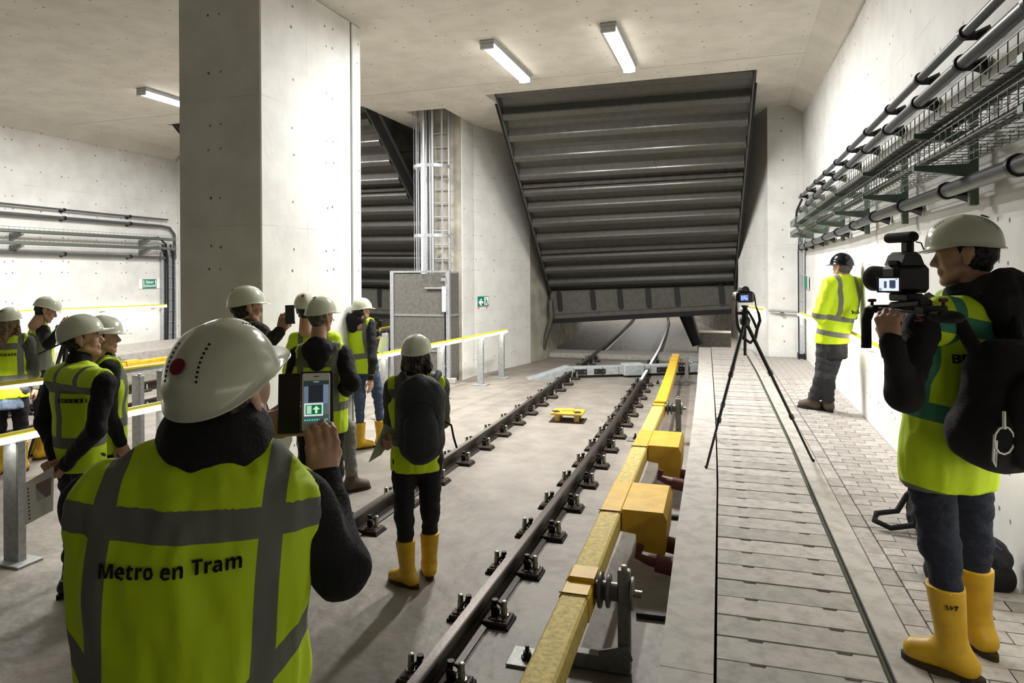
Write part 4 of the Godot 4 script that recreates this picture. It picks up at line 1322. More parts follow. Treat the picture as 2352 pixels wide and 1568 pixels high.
# ---------------------------------------------------------------- rounded bodies: tapered capsules joined with a smooth minimum, meshed as surface nets
# bone: [from, to, radius, radius] or [from, to, radius, radius, flat direction, factor]
func body_field(bones: Array, cell: float, o := {}) -> Dictionary:
	var k: float = o.get("k", 0.03)
	var lo := Vector3.INF
	var hi := -Vector3.INF
	for b in bones:
		var r: float = maxf(b[2], b[3]) + 2.0 * cell
		lo = lo.min(b[0] - Vector3.ONE * r).min(b[1] - Vector3.ONE * r)
		hi = hi.max(b[0] + Vector3.ONE * r).max(b[1] + Vector3.ONE * r)
	var nx := int((hi.x - lo.x) / cell) + 2
	var ny := int((hi.y - lo.y) / cell) + 2
	var nz := int((hi.z - lo.z) / cell) + 2
	var f := PackedFloat32Array()
	f.resize(nx * ny * nz)
	f.fill(1.0)
	var sx := 1
	var sy := nx
	var sz := nx * ny
	for b in bones:
		var a: Vector3 = b[0]
		var ra: float = b[2]
		var dr: float = b[3] - b[2]
		var ba: Vector3 = b[1] - a
		var flat: bool = b.size() > 4
		var w := Vector3.ZERO
		var ws := 0.0
		if flat:
			w = b[4]
			ws = b[5] - 1.0
			ba += w * (ba.dot(w) * ws)
		var inv := 1.0 / maxf(ba.length_squared(), 1e-9)
		var m: float = maxf(b[2], b[3]) + k + 1.6 * cell
		var l: Vector3 = (a.min(b[1]) - Vector3.ONE * m - lo) / cell
		var h: Vector3 = (a.max(b[1]) + Vector3.ONE * m - lo) / cell
		var x0 := maxi(0, int(l.x))
		var x1 := mini(nx - 1, int(h.x) + 1)
		for iz in range(maxi(0, int(l.z)), mini(nz - 1, int(h.z) + 1) + 1):
			for iy in range(maxi(0, int(l.y)), mini(ny - 1, int(h.y) + 1) + 1):
				var p := Vector3(lo.x + x0 * cell, lo.y + iy * cell, lo.z + iz * cell) - a
				var i := x0 + iy * sy + iz * sz
				for ix in range(x0, x1 + 1):
					var pa := p
					if flat: pa += w * (p.dot(w) * ws)
					var t := clampf(pa.dot(ba) * inv, 0.0, 1.0)
					var d := (pa - ba * t).length() - ra - dr * t
					var c := f[i]
					if d < c + k:
						if c < d + k:
							var q := (k - absf(c - d)) / k
							f[i] = minf(c, d) - q * q * k * 0.25
						else:
							f[i] = d
					p.x += cell
					i += 1
	for c in o.get("cuts", []):
		var a: Vector3 = c[0]
		var ba: Vector3 = c[1] - a
		var inv := 1.0 / maxf(ba.length_squared(), 1e-9)
		var m: float = maxf(c[2], c[3]) + 2.0 * cell
		var l: Vector3 = (a.min(c[1]) - Vector3.ONE * m - lo) / cell
		var h: Vector3 = (a.max(c[1]) + Vector3.ONE * m - lo) / cell
		for iz in range(maxi(0, int(l.z)), mini(nz - 1, int(h.z) + 1) + 1):
			for iy in range(maxi(0, int(l.y)), mini(ny - 1, int(h.y) + 1) + 1):
				for ix in range(maxi(0, int(l.x)), mini(nx - 1, int(h.x) + 1) + 1):
					var p := Vector3(lo.x + ix * cell, lo.y + iy * cell, lo.z + iz * cell) - a
					var t := clampf(p.dot(ba) * inv, 0.0, 1.0)
					var d: float = (p - ba * t).length() - c[2] - (c[3] - c[2]) * t
					var i := ix + iy * sy + iz * sz
					if f[i] < -d: f[i] = -d
	var planes: Array = o.get("planes", [])
	var fold: float = o.get("fold", 0.0)
	if planes.size() > 0 or fold > 0.0:
		var nzs := FastNoiseLite.new()
		nzs.seed = o.get("seed", 1)
		nzs.noise_type = FastNoiseLite.TYPE_SIMPLEX_SMOOTH
		nzs.frequency = o.get("freq", 7.0)
		nzs.fractal_octaves = 2
		var fs: Vector3 = o.get("fold_scale", Vector3.ONE)
		var band := maxf(3.0 * cell, fold * 2.0)
		var i := 0
		for iz in nz:
			for iy in ny:
				for ix in nx:
					var c := f[i]
					if c < band:
						var p := Vector3(lo.x + ix * cell, lo.y + iy * cell, lo.z + iz * cell)
						if fold > 0.0 and c > -band:
							c += fold * nzs.get_noise_3dv(p * fs)
						for pl in planes:
							c = maxf(c, p.dot(pl[0]) - pl[1])
						f[i] = c
					i += 1
	# surface nets
	var vid := PackedInt32Array()
	vid.resize(nx * ny * nz)
	vid.fill(-1)
	var vs := PackedVector3Array()
	var ns := PackedVector3Array()
	var idx := PackedInt32Array()
	var off := [0, sx, sy, sx + sy, sz, sx + sz, sy + sz, sx + sy + sz]
	var cor := [Vector3(0, 0, 0), Vector3(1, 0, 0), Vector3(0, 1, 0), Vector3(1, 1, 0), Vector3(0, 0, 1), Vector3(1, 0, 1), Vector3(0, 1, 1), Vector3(1, 1, 1)]
	var edges := [[0, 1], [2, 3], [4, 5], [6, 7], [0, 2], [1, 3], [4, 6], [5, 7], [0, 4], [1, 5], [2, 6], [3, 7]]
	var far := 5.0 * cell
	var g := PackedFloat32Array()
	g.resize(8)
	for iz in nz - 1:
		for iy in ny - 1:
			var i := iy * sy + iz * sz - 1
			for ix in nx - 1:
				i += 1
				var c0 := f[i]
				if c0 > far or c0 < -far: continue
				var mask := 0
				for q in 8:
					var fv: float = f[i + off[q]]
					g[q] = fv
					if fv < 0.0: mask |= 1 << q
				if mask == 0 or mask == 255: continue
				var s := Vector3.ZERO
				var cnt := 0
				for e in edges:
					var g0 := g[e[0]]
					var g1 := g[e[1]]
					if (g0 < 0.0) != (g1 < 0.0):
						var t := g0 / (g0 - g1)
						s += cor[e[0]].lerp(cor[e[1]], t)
						cnt += 1
				s /= cnt
				vid[i] = vs.size()
				vs.append(lo + (Vector3(ix, iy, iz) + s) * cell)
				var gr := Vector3(minf(g[1], far) - minf(g[0], far) + minf(g[3], far) - minf(g[2], far) + minf(g[5], far) - minf(g[4], far) + minf(g[7], far) - minf(g[6], far), minf(g[2], far) - minf(g[0], far) + minf(g[3], far) - minf(g[1], far) + minf(g[6], far) - minf(g[4], far) + minf(g[7], far) - minf(g[5], far), minf(g[4], far) - minf(g[0], far) + minf(g[5], far) - minf(g[1], far) + minf(g[6], far) - minf(g[2], far) + minf(g[7], far) - minf(g[3], far))
				ns.append(gr.normalized())
	for iz in range(1, nz - 1):
		for iy in range(1, ny - 1):
			var i := iy * sy + iz * sz
			for ix in range(1, nx - 1):
				i += 1
				if vid[i] < 0: continue
				var neg := f[i] < 0.0
				for ax in 3:
					var st: int = [sx, sy, sz][ax]
					var n1 := f[i + st] < 0.0
					if neg == n1: continue
					var u: int = [sy, sz, sx][ax]
					var w: int = [sz, sx, sy][ax]
					var a := vid[i]
					var b := vid[i - u]
					var c := vid[i - u - w]
					var d := vid[i - w]
					if a < 0 or b < 0 or c < 0 or d < 0: continue
					if neg: idx.append_array([a, c, b, a, d, c])
					else: idx.append_array([a, b, c, a, c, d])
	# tidy winding: Godot's front faces run clockwise
	for q in range(0, idx.size(), 3):
		var a := idx[q]
		var b := idx[q + 1]
		var c := idx[q + 2]
		if (vs[b] - vs[a]).cross(vs[c] - vs[a]).dot(ns[a] + ns[b] + ns[c]) > 0.0:
			idx[q + 1] = c
			idx[q + 2] = b
	return {"v": vs, "n": ns, "i": idx}

func field_mesh(d: Dictionary) -> ArrayMesh:
	var arr := []
	arr.resize(Mesh.ARRAY_MAX)
	arr[Mesh.ARRAY_VERTEX] = d.v
	arr[Mesh.ARRAY_NORMAL] = d.n
	arr[Mesh.ARRAY_INDEX] = d.i
	if d.has("c"): arr[Mesh.ARRAY_COLOR] = d.c
	if d.has("uv"): arr[Mesh.ARRAY_TEX_UV] = d.uv
	var am := ArrayMesh.new()
	if d.v.size() > 0: am.add_surface_from_arrays(Mesh.PRIMITIVE_TRIANGLES, arr)
	return am

func merge_into(dst: Dictionary, src: Dictionary, xf: Transform3D, mirror := false) -> void:
	var base: int = dst.v.size()
	for q in src.v.size():
		dst.v.append(xf * src.v[q])
		dst.n.append((xf.basis * src.n[q]).normalized())
		dst.c.append(src.c[q])
	for q in range(0, src.i.size(), 3):
		if mirror: dst.i.append_array([base + src.i[q], base + src.i[q + 2], base + src.i[q + 1]])
		else: dst.i.append_array([base + src.i[q], base + src.i[q + 1], base + src.i[q + 2]])

var cache := {}
const SKIN := Color(0.46, 0.27, 0.185)

# head about its centre between the ears, facing -z
func head_data() -> Dictionary:
	if cache.has("head"): return cache.head
	var b := [[Vector3(0, 0.03, -0.018), Vector3(0, 0.028, 0.03), 0.074, 0.078], [Vector3(0, 0.0, -0.038), Vector3(0, -0.062, -0.048), 0.056, 0.044], [Vector3(0, -0.10, -0.076), Vector3(0, -0.094, -0.07), 0.021, 0.02],
		[Vector3(0, 0.014, -0.094), Vector3(0, -0.024, -0.115), 0.008, 0.0125], [Vector3(-0.036, 0.027, -0.074), Vector3(0.036, 0.027, -0.074), 0.018, 0.018],
		[Vector3(-0.019, -0.053, -0.089), Vector3(0.019, -0.053, -0.089), 0.009, 0.009], [Vector3(-0.016, -0.066, -0.087), Vector3(0.016, -0.066, -0.087), 0.009, 0.009], [Vector3(0, -0.06, 0.022), Vector3(0, -0.19, 0.036), 0.055, 0.064]]
	for s in [-1.0, 1.0]:
		b.append([Vector3(s * 0.05, -0.05, -0.012), Vector3(s * 0.014, -0.098, -0.066), 0.024, 0.02])
		b.append([Vector3(s * 0.038, -0.016, -0.06), Vector3(s * 0.036, -0.03, -0.055), 0.026, 0.026])
		b.append([Vector3(s * 0.009, -0.027, -0.1), Vector3(s * 0.009, -0.027, -0.098), 0.0085, 0.0085])
		b.append([Vector3(s * 0.08, -0.026, 0.008), Vector3(s * 0.083, 0.02, 0.018), 0.013, 0.021, Vector3(s, 0, -0.25).normalized(), 2.4])
	var d := body_field(b, 0.005, {"k": 0.016, "cuts": [[Vector3(-0.033, 0.005, -0.105), Vector3(-0.033, 0.005, -0.1), 0.016, 0.016], [Vector3(0.033, 0.005, -0.105), Vector3(0.033, 0.005, -0.1), 0.016, 0.016]]})
	var eyes := PackedColorArray()
	for q in d.v:
		var c := SKIN
		var x := absf(q.x)
		if q.z < -0.06:
			if absf(q.y - 0.032) < 0.007 and x > 0.014 and x < 0.05: c = Color(0.06, 0.04, 0.03)
			elif absf(q.y - 0.006) < 0.006 and x > 0.022 and x < 0.045: c = Color(0.35, 0.3, 0.27) if x < 0.027 or x > 0.039 else Color(0.04, 0.03, 0.03)
			elif absf(q.y + 0.059) < 0.009 and x < 0.022: c = Color(0.40, 0.17, 0.13)
		eyes.append(c)
	d.c = eyes
	cache.head = d
	return d

# right hand: wrist at the origin, fingers along +y, thumb towards +x, palm facing -z
func hand_data(pose: String, cell := 0.0045) -> Dictionary:
	var key := "hand_%s_%f" % [pose, cell]
	if cache.has(key): return cache[key]
	var curl := {"relaxed": 0.35, "fist": 1.25, "hold": 0.75, "flat": 0.12}
	var cu: float = curl[pose]
	var b := [[Vector3(0, -0.05, 0), Vector3(0, 0.0, 0), 0.030, 0.027, Vector3.BACK, 1.25], [Vector3(0, 0.0, 0), Vector3(0, 0.045, 0), 0.028, 0.035, Vector3.BACK, 1.5]]
	var fx := [0.031, 0.0105, -0.0105, -0.030]
	var fl := [0.074, 0.083, 0.076, 0.060]
	for q in 4:
		var p := Vector3(fx[q], 0.092 - 0.006 * absf(q - 1.2), 0)
		b.append([Vector3(fx[q] * 0.7, 0.03, 0), p, 0.0155, 0.0125])
		var a := cu * 0.75
		for j in 3:
			var ln: float = fl[q] * [0.45, 0.31, 0.24][j]
			var e := p + Vector3(fx[q] * 0.05, cos(a), -sin(a)) * ln
			b.append([p, e, 0.0098 - 0.0008 * j, 0.0092 - 0.0009 * j])
			p = e
			a += cu * (0.95 if j == 0 else 0.7)
	var tb := Vector3(0.026, 0.022, -0.008)
	var tm := Vector3(0.056, 0.058, -0.020)
	var te := Vector3(0.060, 0.092, -0.034)
	var tt := Vector3(0.054, 0.116, -0.040)
	if pose == "fist" or pose == "hold":
		tm = Vector3(0.046, 0.05, -0.034)
		te = Vector3(0.034, 0.078, -0.052)
		tt = Vector3(0.018, 0.094, -0.056)
		if pose == "hold":
			te = Vector3(0.042, 0.088, -0.048)
			tt = Vector3(0.034, 0.118, -0.050)
	b.append([tb, tm, 0.017, 0.0125])
	b.append([tm, te, 0.0115, 0.0105])
	b.append([te, tt, 0.0102, 0.0085])
	var d := body_field(b, cell, {"k": 0.008})
	var cs := PackedColorArray()
	cs.resize(d.v.size())
	cs.fill(SKIN)
	d.c = cs
	cache[key] = d
	return d

# rubber boot, foot along -z, sole on y = 0
func boot_shape(kind: String) -> Array:
	if cache.has("boot_" + kind): return cache["boot_" + kind]
	var tall := 0.345 if kind == "rubber" else 0.20 if kind == "work" else 0.11
	var bones := [[Vector3(0, 0.10, 0.0), Vector3(0, tall, 0.0), 0.052, 0.070 if kind == "rubber" else 0.056], [Vector3(0, 0.058, 0.045), Vector3(0, 0.10, 0.01), 0.045, 0.052], [Vector3(0, 0.06, 0.03), Vector3(0, 0.048, -0.14), 0.045, 0.041], [Vector3(0, 0.10, -0.01), Vector3(0, 0.055, -0.12), 0.045, 0.036]]
	var o := {"k": 0.03, "planes": [[Vector3.UP, tall], [Vector3.DOWN, -0.022]]}
	var top := body_field(bones, 0.0085, o)
	var sole := MB.new()
	var pts := []
	for k in 24:
		var a := TAU * k / 24.0
		var z := -0.045 - cos(a) * 0.148
		var w := 0.048 + 0.006 * cos(a) - (0.012 if absf(z + 0.0) < 0.04 else 0.0)
		pts.append([sin(a) * w, z])
	sole.prism(pv(pts), 0.0, 0.026)
	cache["boot_" + kind] = [field_mesh(top), sole.mesh(), top]
	return cache["boot_" + kind]

# safety helmet over the head centre, peak towards -z
func helmet_mesh() -> ArrayMesh:
	if cache.has("helmet"): return cache.helmet
	var mb := MB.new()
	var nu := 56
	var nv := 16
	var grid := []
	for j in nv + 1:
		var row := []
		for i in nu:
			var a := TAU * i / nu
			var fr := cos(a)          # 1 at the front
			var t := float(j) / nv
			var p: Vector3
			if j <= 2:
				# peak and gutter
				var reach := 0.006 + 0.052 * pow(maxf(0.0, fr), 3.0) * (1.0 - smoothstep(0.55, 1.0, absf(sin(a))))
				var o: float = [1.0, 0.96, 0.0][j]
				var rx := 0.112 + reach * o
				var rz := 0.140 + reach * o
				p = Vector3(sin(a) * rx, 0.028 + [-0.003, 0.002, 0.006][j] - 0.012 * maxf(0, -fr) + 0.010 * pow(absf(sin(a)), 4.0) - 0.008 * pow(maxf(0.0, fr), 3.0) * o, -cos(a) * rz)
			else:
				var u := float(j - 2) / (nv - 2) * PI * 0.5
				var cr := pow(cos(u), 0.86)
				var y := 0.034 + 0.128 * sin(u)
				y += -0.012 * maxf(0, -fr) * cr + 0.010 * pow(absf(sin(a)), 4.0) * cr
				p = Vector3(sin(a) * 0.112 * cr, y, -cos(a) * 0.140 * cr + 0.004 * sin(u))
				# raised centre ridge
				var ridge := exp(-pow(p.x / 0.030, 4.0))
				p += Vector3(0, 0.006, -0.004 * fr * cr) * ridge * smoothstep(0.1, 0.6, u)
			row.append(p)
		grid.append(row)
	var nor := []
	for j in nv + 1:
		var row := []
		for i in nu:
			var du: Vector3 = grid[j][(i + 1) % nu] - grid[j][(i + nu - 1) % nu]
			var dv: Vector3 = grid[mini(j + 1, nv)][i] - grid[maxi(j - 1, 0)][i]
			var n := dv.cross(du)
			if j == nv or n.length() < 1e-9: n = Vector3.UP
			if n.dot(grid[j][i] - Vector3(0, 0.03, 0)) < 0.0: n = -n
			row.append(n.normalized())
		nor.append(row)
	for j in nv:
		for i in nu:
			var i2 := (i + 1) % nu
			mb.quad4(grid[j][i], grid[j][i2], grid[j + 1][i2], grid[j + 1][i], nor[j][i], nor[j][i2], nor[j + 1][i2], nor[j + 1][i])
	# rim underside and inside
	for i in nu:
		var i2 := (i + 1) % nu
		var a: Vector3 = grid[0][i]
		var b: Vector3 = grid[0][i2]
		var a1 := Vector3(a.x * 0.9, a.y + 0.002, a.z * (0.9 if a.z > 0 else 0.74))
		var b1 := Vector3(b.x * 0.9, b.y + 0.002, b.z * (0.9 if b.z > 0 else 0.74))
		mb.quad(a, b, b1, a1, Vector3.DOWN)
		var c1 := Vector3(a1.x * 0.8, a1.y + 0.08, a1.z * 0.8)
		var d1 := Vector3(b1.x * 0.8, b1.y + 0.08, b1.z * 0.8)
		mb.quad(a1, b1, d1, c1, -Vector3(a.x, 0, a.z).normalized())
	cache.helmet = mb.mesh()
	return cache.helmet

func helmet_point(az: float, el: float, out := 0.0005) -> Transform3D:
	var cr := pow(cos(el), 0.86)
	var p := Vector3(sin(az) * 0.112 * cr, 0.034 + 0.128 * sin(el), -cos(az) * 0.140 * cr + 0.004 * sin(el))
	var ridge := exp(-pow(p.x / 0.030, 4.0)) * smoothstep(0.1, 0.6, el)
	p += Vector3(0, 0.006, -0.004 * cos(az) * cr) * ridge
	var n := Vector3(sin(az) * cos(el) / 0.112, sin(el) / 0.128, -cos(az) * cos(el) / 0.140).normalized()
	var x := Vector3.UP.cross(n).normalized()
	return Transform3D(Basis(x, n, x.cross(n)), p + n * out)

func vest_texture(key: String) -> ImageTexture:
	if cache.has("vest_" + key): return cache["vest_" + key]
	# u: 0.8 m across the back; v: 0.8 m down from 5 cm above the shoulder line
	var s := 640
	var im := Image.create(s, s, false, Image.FORMAT_RGB8)
	im.fill(Color(0.77, 0.89, 0.05))
	var g := Color(0.42, 0.435, 0.40)
	if key == "green": g = Color(0.22, 0.50, 0.40)
	var px := s / 0.8
	var lines := [[0.06, 0.13], [0.41, 0.48]]
	var cols := [[0.105, 0.16]]
	if key == "wide":
		lines = [[0.010, 0.068]]
		cols = [[0.135, 0.180]]
	if key == "jacket":
		lines = [[0.40, 0.46], [0.585, 0.645]]
		cols = [[0.085, 0.135]]
	for c in cols:
		for sg in [-1.0, 1.0]:
			var x0 := int((0.4 + (c[0] if sg > 0 else -c[1])) * px)
			im.fill_rect(Rect2i(x0, 0, int((c[1] - c[0]) * px), int((0.48 if key != "jacket" else 0.46) * px)), g)
	for l in lines:
		im.fill_rect(Rect2i(0, int(l[0] * px), s, int((l[1] - l[0]) * px)), g)
	if key == "wide":
		# the waist band hangs lower at the middle of the back than at the sides
		for x in s:
			var ax := absf(x / px - 0.4)
			if ax > 0.10: im.fill_rect(Rect2i(x, int((0.20 + (0.29 - ax) * 0.95) * px), 1, int(0.062 * px)), g)
	if key != "jacket":
		im.fill_rect(Rect2i(0, int(0.745 * px), s, s), Color(0.38, 0.40, 0.30))
	var t := tex(im)
	cache["vest_" + key] = t
	var m := StandardMaterial3D.new()
	m.resource_name = "vest_" + key
	m.albedo_texture = t
	m.roughness = 0.7
	M["vest_" + key] = m
	return t

func dirv(a: float) -> Vector3:
	return Vector3(sin(deg_to_rad(a)), 0, -cos(deg_to_rad(a)))

# print lettering laid on a garment: the letters are bent onto the field's outside
func on_cloth(letters: ArrayMesh, origin: Vector3, right: Vector3, out: Vector3, surf: Dictionary) -> ArrayMesh:
	var arr := letters.surface_get_arrays(0)
	var v: PackedVector3Array = arr[Mesh.ARRAY_VERTEX]
	var n: PackedVector3Array = arr[Mesh.ARRAY_NORMAL]
	# depth map of the garment's back in the text plane
	var near := {}
	for q in surf.v.size():
		if surf.n[q].dot(out) < 0.1: continue
		var r: Vector3 = surf.v[q] - origin
		var key := Vector2i(roundi(r.dot(right) / 0.012), roundi(r.y / 0.012))
		near[key] = maxf(near.get(key, -1.0), r.dot(out))
	var o := PackedVector3Array()
	for p in v:
		var key := Vector2i(roundi(p.x / 0.012), roundi(p.y / 0.012))
		var sum := 0.0
		var wt := 0.0
		for dx in range(-2, 3):
			for dy in range(-2, 3):
				var kk := key + Vector2i(dx, dy)
				if near.has(kk):
					var w := 1.0 / (0.3 + dx * dx + dy * dy)
					sum += near[kk] * w
					wt += w
		var z := sum / wt if wt > 0.0 else 0.0
		if near.has(key): z = maxf(z, near[key])
		o.append(origin + right * p.x + Vector3.UP * p.y + out * (z + 0.005 + p.z))
	for q in n.size():
		n[q] = (right * n[q].x + Vector3.UP * n[q].y + out * n[q].z).normalized()
	arr[Mesh.ARRAY_VERTEX] = o
	arr[Mesh.ARRAY_NORMAL] = n
	arr[Mesh.ARRAY_TANGENT] = null
	var am := ArrayMesh.new()
	am.add_surface_from_arrays(Mesh.PRIMITIVE_TRIANGLES, arr)
	return am

func person(s: Dictionary) -> Node3D:
	var base: Vector3 = s.base
	var H: float = s.H
	var fw := dirv(s.fa)
	var rt := Vector3(-fw.z, 0, fw.x)
	var up := Vector3.UP
	var k := H / 1.8
	var J := {}
	J.pel = base + up * 0.515 * H
	J.waist = base + up * 0.61 * H
	J.chest = base + up * 0.735 * H
	J.neck = base + up * 0.832 * H
	J.head = base + up * 0.932 * H + fw * 0.02
	for sd in ["L", "R"]:
		var sg := -1.0 if sd == "L" else 1.0
		J["kn" + sd] = base + up * 0.285 * H + rt * sg * 0.10 * k + fw * 0.02
		J["an" + sd] = base + up * 0.055 * H + rt * sg * 0.11 * k
	# overrides of the trunk first, so that the rest follows
	for q in s.get("j", {}):
		J[q] = s.j[q]
	var spine: Vector3 = (J.neck - J.pel).normalized()
	for sd in ["L", "R"]:
		var sg := -1.0 if sd == "L" else 1.0
		J["hip" + sd] = J.pel + rt * sg * 0.092 * k - up * 0.02
		if not s.get("j", {}).has("sh" + sd): J["sh" + sd] = J.neck - spine * 0.035 * k + rt * sg * 0.178 * k
		if not s.get("j", {}).has("el" + sd): J["el" + sd] = J["sh" + sd] - up * 0.29 * k + rt * sg * 0.05 - fw * 0.02
		if not s.get("j", {}).has("wr" + sd): J["wr" + sd] = J["el" + sd] - up * 0.24 * k + fw * 0.08
	for q in J: J[q] -= base
	spine = (J.neck - J.pel).normalized()
	var root := thing("person", s.label, "person", base)
	var cell: float = s.get("cell", 0.015)
	var sd: int = s.get("seed", 1)
	# --- skin: one mesh of trunk, limbs, head and hands
	var core := body_field([[J.pel, J.chest, 0.10, 0.11], [J.chest, J.neck, 0.09, 0.05], [J.shL, J.shR, 0.04, 0.04], [J.shL, J.elL, 0.038, 0.034], [J.elL, J.wrL, 0.034, 0.026], [J.shR, J.elR, 0.038, 0.034], [J.elR, J.wrR, 0.034, 0.026], [J.hipL, J.knL, 0.065, 0.045], [J.knL, J.anL, 0.045, 0.032], [J.hipR, J.knR, 0.065, 0.045], [J.knR, J.anR, 0.045, 0.032], [J.neck, J.head, 0.05, 0.05], [J.anL, J.anL + fw * 0.1 - up * 0.04, 0.03, 0.025], [J.anR, J.anR + fw * 0.1 - up * 0.04, 0.03, 0.025]], 0.026, {"k": 0.03})
	var cs := PackedColorArray()
	cs.resize(core.v.size())
	cs.fill(SKIN)
	core.c = cs
	var hf := dirv(s.get("head_fa", s.fa))
	var hx := Vector3(-hf.z, 0, hf.x)
	var hb := Basis(hx, up, -hf) * Basis(Vector3.RIGHT, deg_to_rad(s.get("head_pitch", 0.0))) * Basis(Vector3.BACK, deg_to_rad(s.get("head_roll", 0.0)))
	var hs := k * 0.98
	var hxf := Transform3D(hb.scaled_local(Vector3.ONE * hs), J.head)
	merge_into(core, head_data(), hxf)
	for h in ["L", "R"]:
		var e: Vector3 = J["el" + h]
		var w: Vector3 = J["wr" + h]
		var hd: Dictionary = s.get("hand" + h, {})
		var dy: Vector3 = hd.get("dir", (w - e).normalized())
		dy = dy.normalized()
		var palm: Vector3 = hd.get("palm", rt * (1.0 if h == "L" else -1.0))
		palm = (palm - dy * palm.dot(dy)).normalized()
		# local -z is the palm side, +x the thumb side of a right hand
		var bz := -palm
		var bx := dy.cross(bz).normalized()
		var bs := Basis(bx, dy, bz)
		if h == "L": bs = Basis(-bx, dy, bz)
		merge_into(core, hand_data(hd.get("pose", "relaxed"), s.get("hand_cell", 0.006)), Transform3D(bs.scaled_local(Vector3.ONE * k), w), h == "L")
	part(root, "body", field_mesh(core), M.skin)
	# --- trousers
	var hem: float = s.get("trouser_hem", 0.06)
	var tr: Array = [[J.hipL.lerp(J.hipR, 0.15) + up * 0.05, J.hipL.lerp(J.hipR, 0.85) + up * 0.05, 0.125 * k, 0.125 * k, fw, 1.18], [J.pel + up * 0.02, J.pel + spine * 0.1 * k, 0.15 * k, 0.145 * k, fw, 1.35]]
	for h in ["L", "R"]:
		tr.append([J["hip" + h], J["kn" + h], 0.098 * k, 0.068 * k])
		var cf: float = s.get("calf", 0.044 if s.get("boots", "rubber") == "rubber" else 0.057)
		tr.append([J["kn" + h], J["an" + h], 0.066 * k, cf * k])
	part(root, "trousers", field_mesh(body_field(tr, cell, {"k": 0.03, "planes": [[Vector3.DOWN, -hem]], "fold": 0.012, "freq": 8.0, "fold_scale": Vector3(0.8, 1.7, 0.8), "seed": sd})), M[s.get("trousers", "denim")])
	# --- footwear
	for h in ["L", "R"]:
		var bm := boot_shape(s.get("boots", "rubber"))
		var fa: float = s.get("foot" + h, s.fa)
		var ff := dirv(fa)
		var an: Vector3 = J["an" + h]
		var kn: Vector3 = J["kn" + h]
		var bxf := Transform3D(Basis(Vector3(-ff.z, 0, ff.x), up, -ff).scaled_local(Vector3(1.04, 1.0, 1.0) * k), Vector3(an.x, 0, an.z) + up * (an.y - 0.055 * H))
		# let a tall shaft lean with the shin
		if s.get("boots", "rubber") == "rubber":
			var ln := (kn - an).normalized()
			bxf.basis.y = bxf.basis.y + Vector3(ln.x, 0, ln.z) * 0.8
		var bt := part(root, "boot", bm[0], M[s.get("boot_mat", "boot_yellow")], bxf)
		part(bt, "sole", bm[1], M[s.get("sole_mat", "boot_sole")])
		if s.get("boot_text", "") != "" and h == "L":
			part(bt, "lettering", on_cloth(text_arr(s.boot_text, 0.017), Vector3(0, 0.285, 0.032), Vector3(0, 0, 1), Vector3(-1, 0, 0), bm[2]), M.print_ink)
	# --- jacket
	var jb: Array = trunk_bones(J, fw, k, s.get("bulk", 0.0), spine)
	var sl: float = s.get("sleeve", 1.0)
	for h in ["L", "R"]:
		jb.append([J["sh" + h], J["el" + h], 0.066 * k * sl, 0.056 * k * sl])
		jb.append([J["el" + h], J["wr" + h], 0.055 * k * sl, 0.040 * k * sl])
	var ch: float = s.get("collar_h", 0.03)
	jb.append([J.neck - spine * 0.03, J.neck + spine * ch * k, 0.078 * k, s.get("collar", 0.074) * k])
	var jlow: float = s.get("jacket_low", 0.06)
	if s.has("under"):
		var ub := [[J.pel + up * 0.08, J.pel - up * (s.under[1] - 0.02), 0.16 * k, 0.172 * k, fw, 1.3]]
		part(root, s.under[2], field_mesh(body_field(ub, cell, {"planes": [[Vector3.DOWN, -(J.pel.y - s.under[1])]], "fold": 0.016, "freq": 8.0, "fold_scale": Vector3(1.6, 0.5, 1.6), "seed": sd + 2})), M[s.under[0]])
	var jd := body_field(jb, cell, {"k": 0.035, "planes": [[Vector3.DOWN, -(J.pel.y - jlow)]], "fold": 0.011, "freq": 7.5, "fold_scale": Vector3(1.1, 0.9, 1.1), "seed": sd + 5})
	var jm: Material = M[s.get("jacket", "navy_cloth")]
	if s.get("jacket_print", "") != "":
		vest_texture(s.jacket_print)
		jd.uv = plan_uv(jd.v, J, rt, k)
		jm = M["vest_" + s.jacket_print]
	part(root, "jacket", field_mesh(jd), jm)
	for h in ["L", "R"]:
		var d: Vector3 = (J["wr" + h] - J["el" + h]).normalized()
		part(root, "cuff", MB.new().tube([J["wr" + h] - d * 0.05, J["wr" + h] - d * 0.005, J["wr" + h] + d * 0.004], [0.044 * k * sl, 0.043 * k * sl, 0.036 * k * sl], 14), M[s.get("cuff", s.get("jacket", "navy_cloth"))])
	# --- vest
	if s.get("vest", "") != "":
		vest_texture(s.vest)
		var vb: Array = trunk_bones(J, fw, k, s.get("bulk", 0.0) + s.get("vest_gap", 0.016), spine)
		vb.append([J.pel + up * 0.02, J.pel - up * 0.10, 0.182 * k, 0.19 * k, fw, 1.4])
		vb.append([J.shL.lerp(J.shR, 0.06) + up * 0.012, J.shL.lerp(J.shR, 0.94) + up * 0.012, 0.075 * k, 0.075 * k])
		var cuts := []
		for h in ["L", "R"]:
			var sg := -1.0 if h == "L" else 1.0
			var q: Vector3 = J["sh" + h] + rt * sg * (0.050 + s.get("arm_out", 0.0)) * k
			cuts.append([q, q + (J["el" + h] - J["sh" + h]) * 0.45 + rt * sg * 0.05, 0.082 * k, 0.088 * k])
			cuts.append([q + up * 0.02, q + up * 0.12 + rt * sg * 0.04, 0.07 * k, 0.07 * k])
		cuts.append([J.neck + spine * 0.045 * k + fw * 0.01, J.neck + spine * 0.14 * k, 0.086 * k, 0.1 * k])
		var low: float = s.get("vest_low", 0.08)
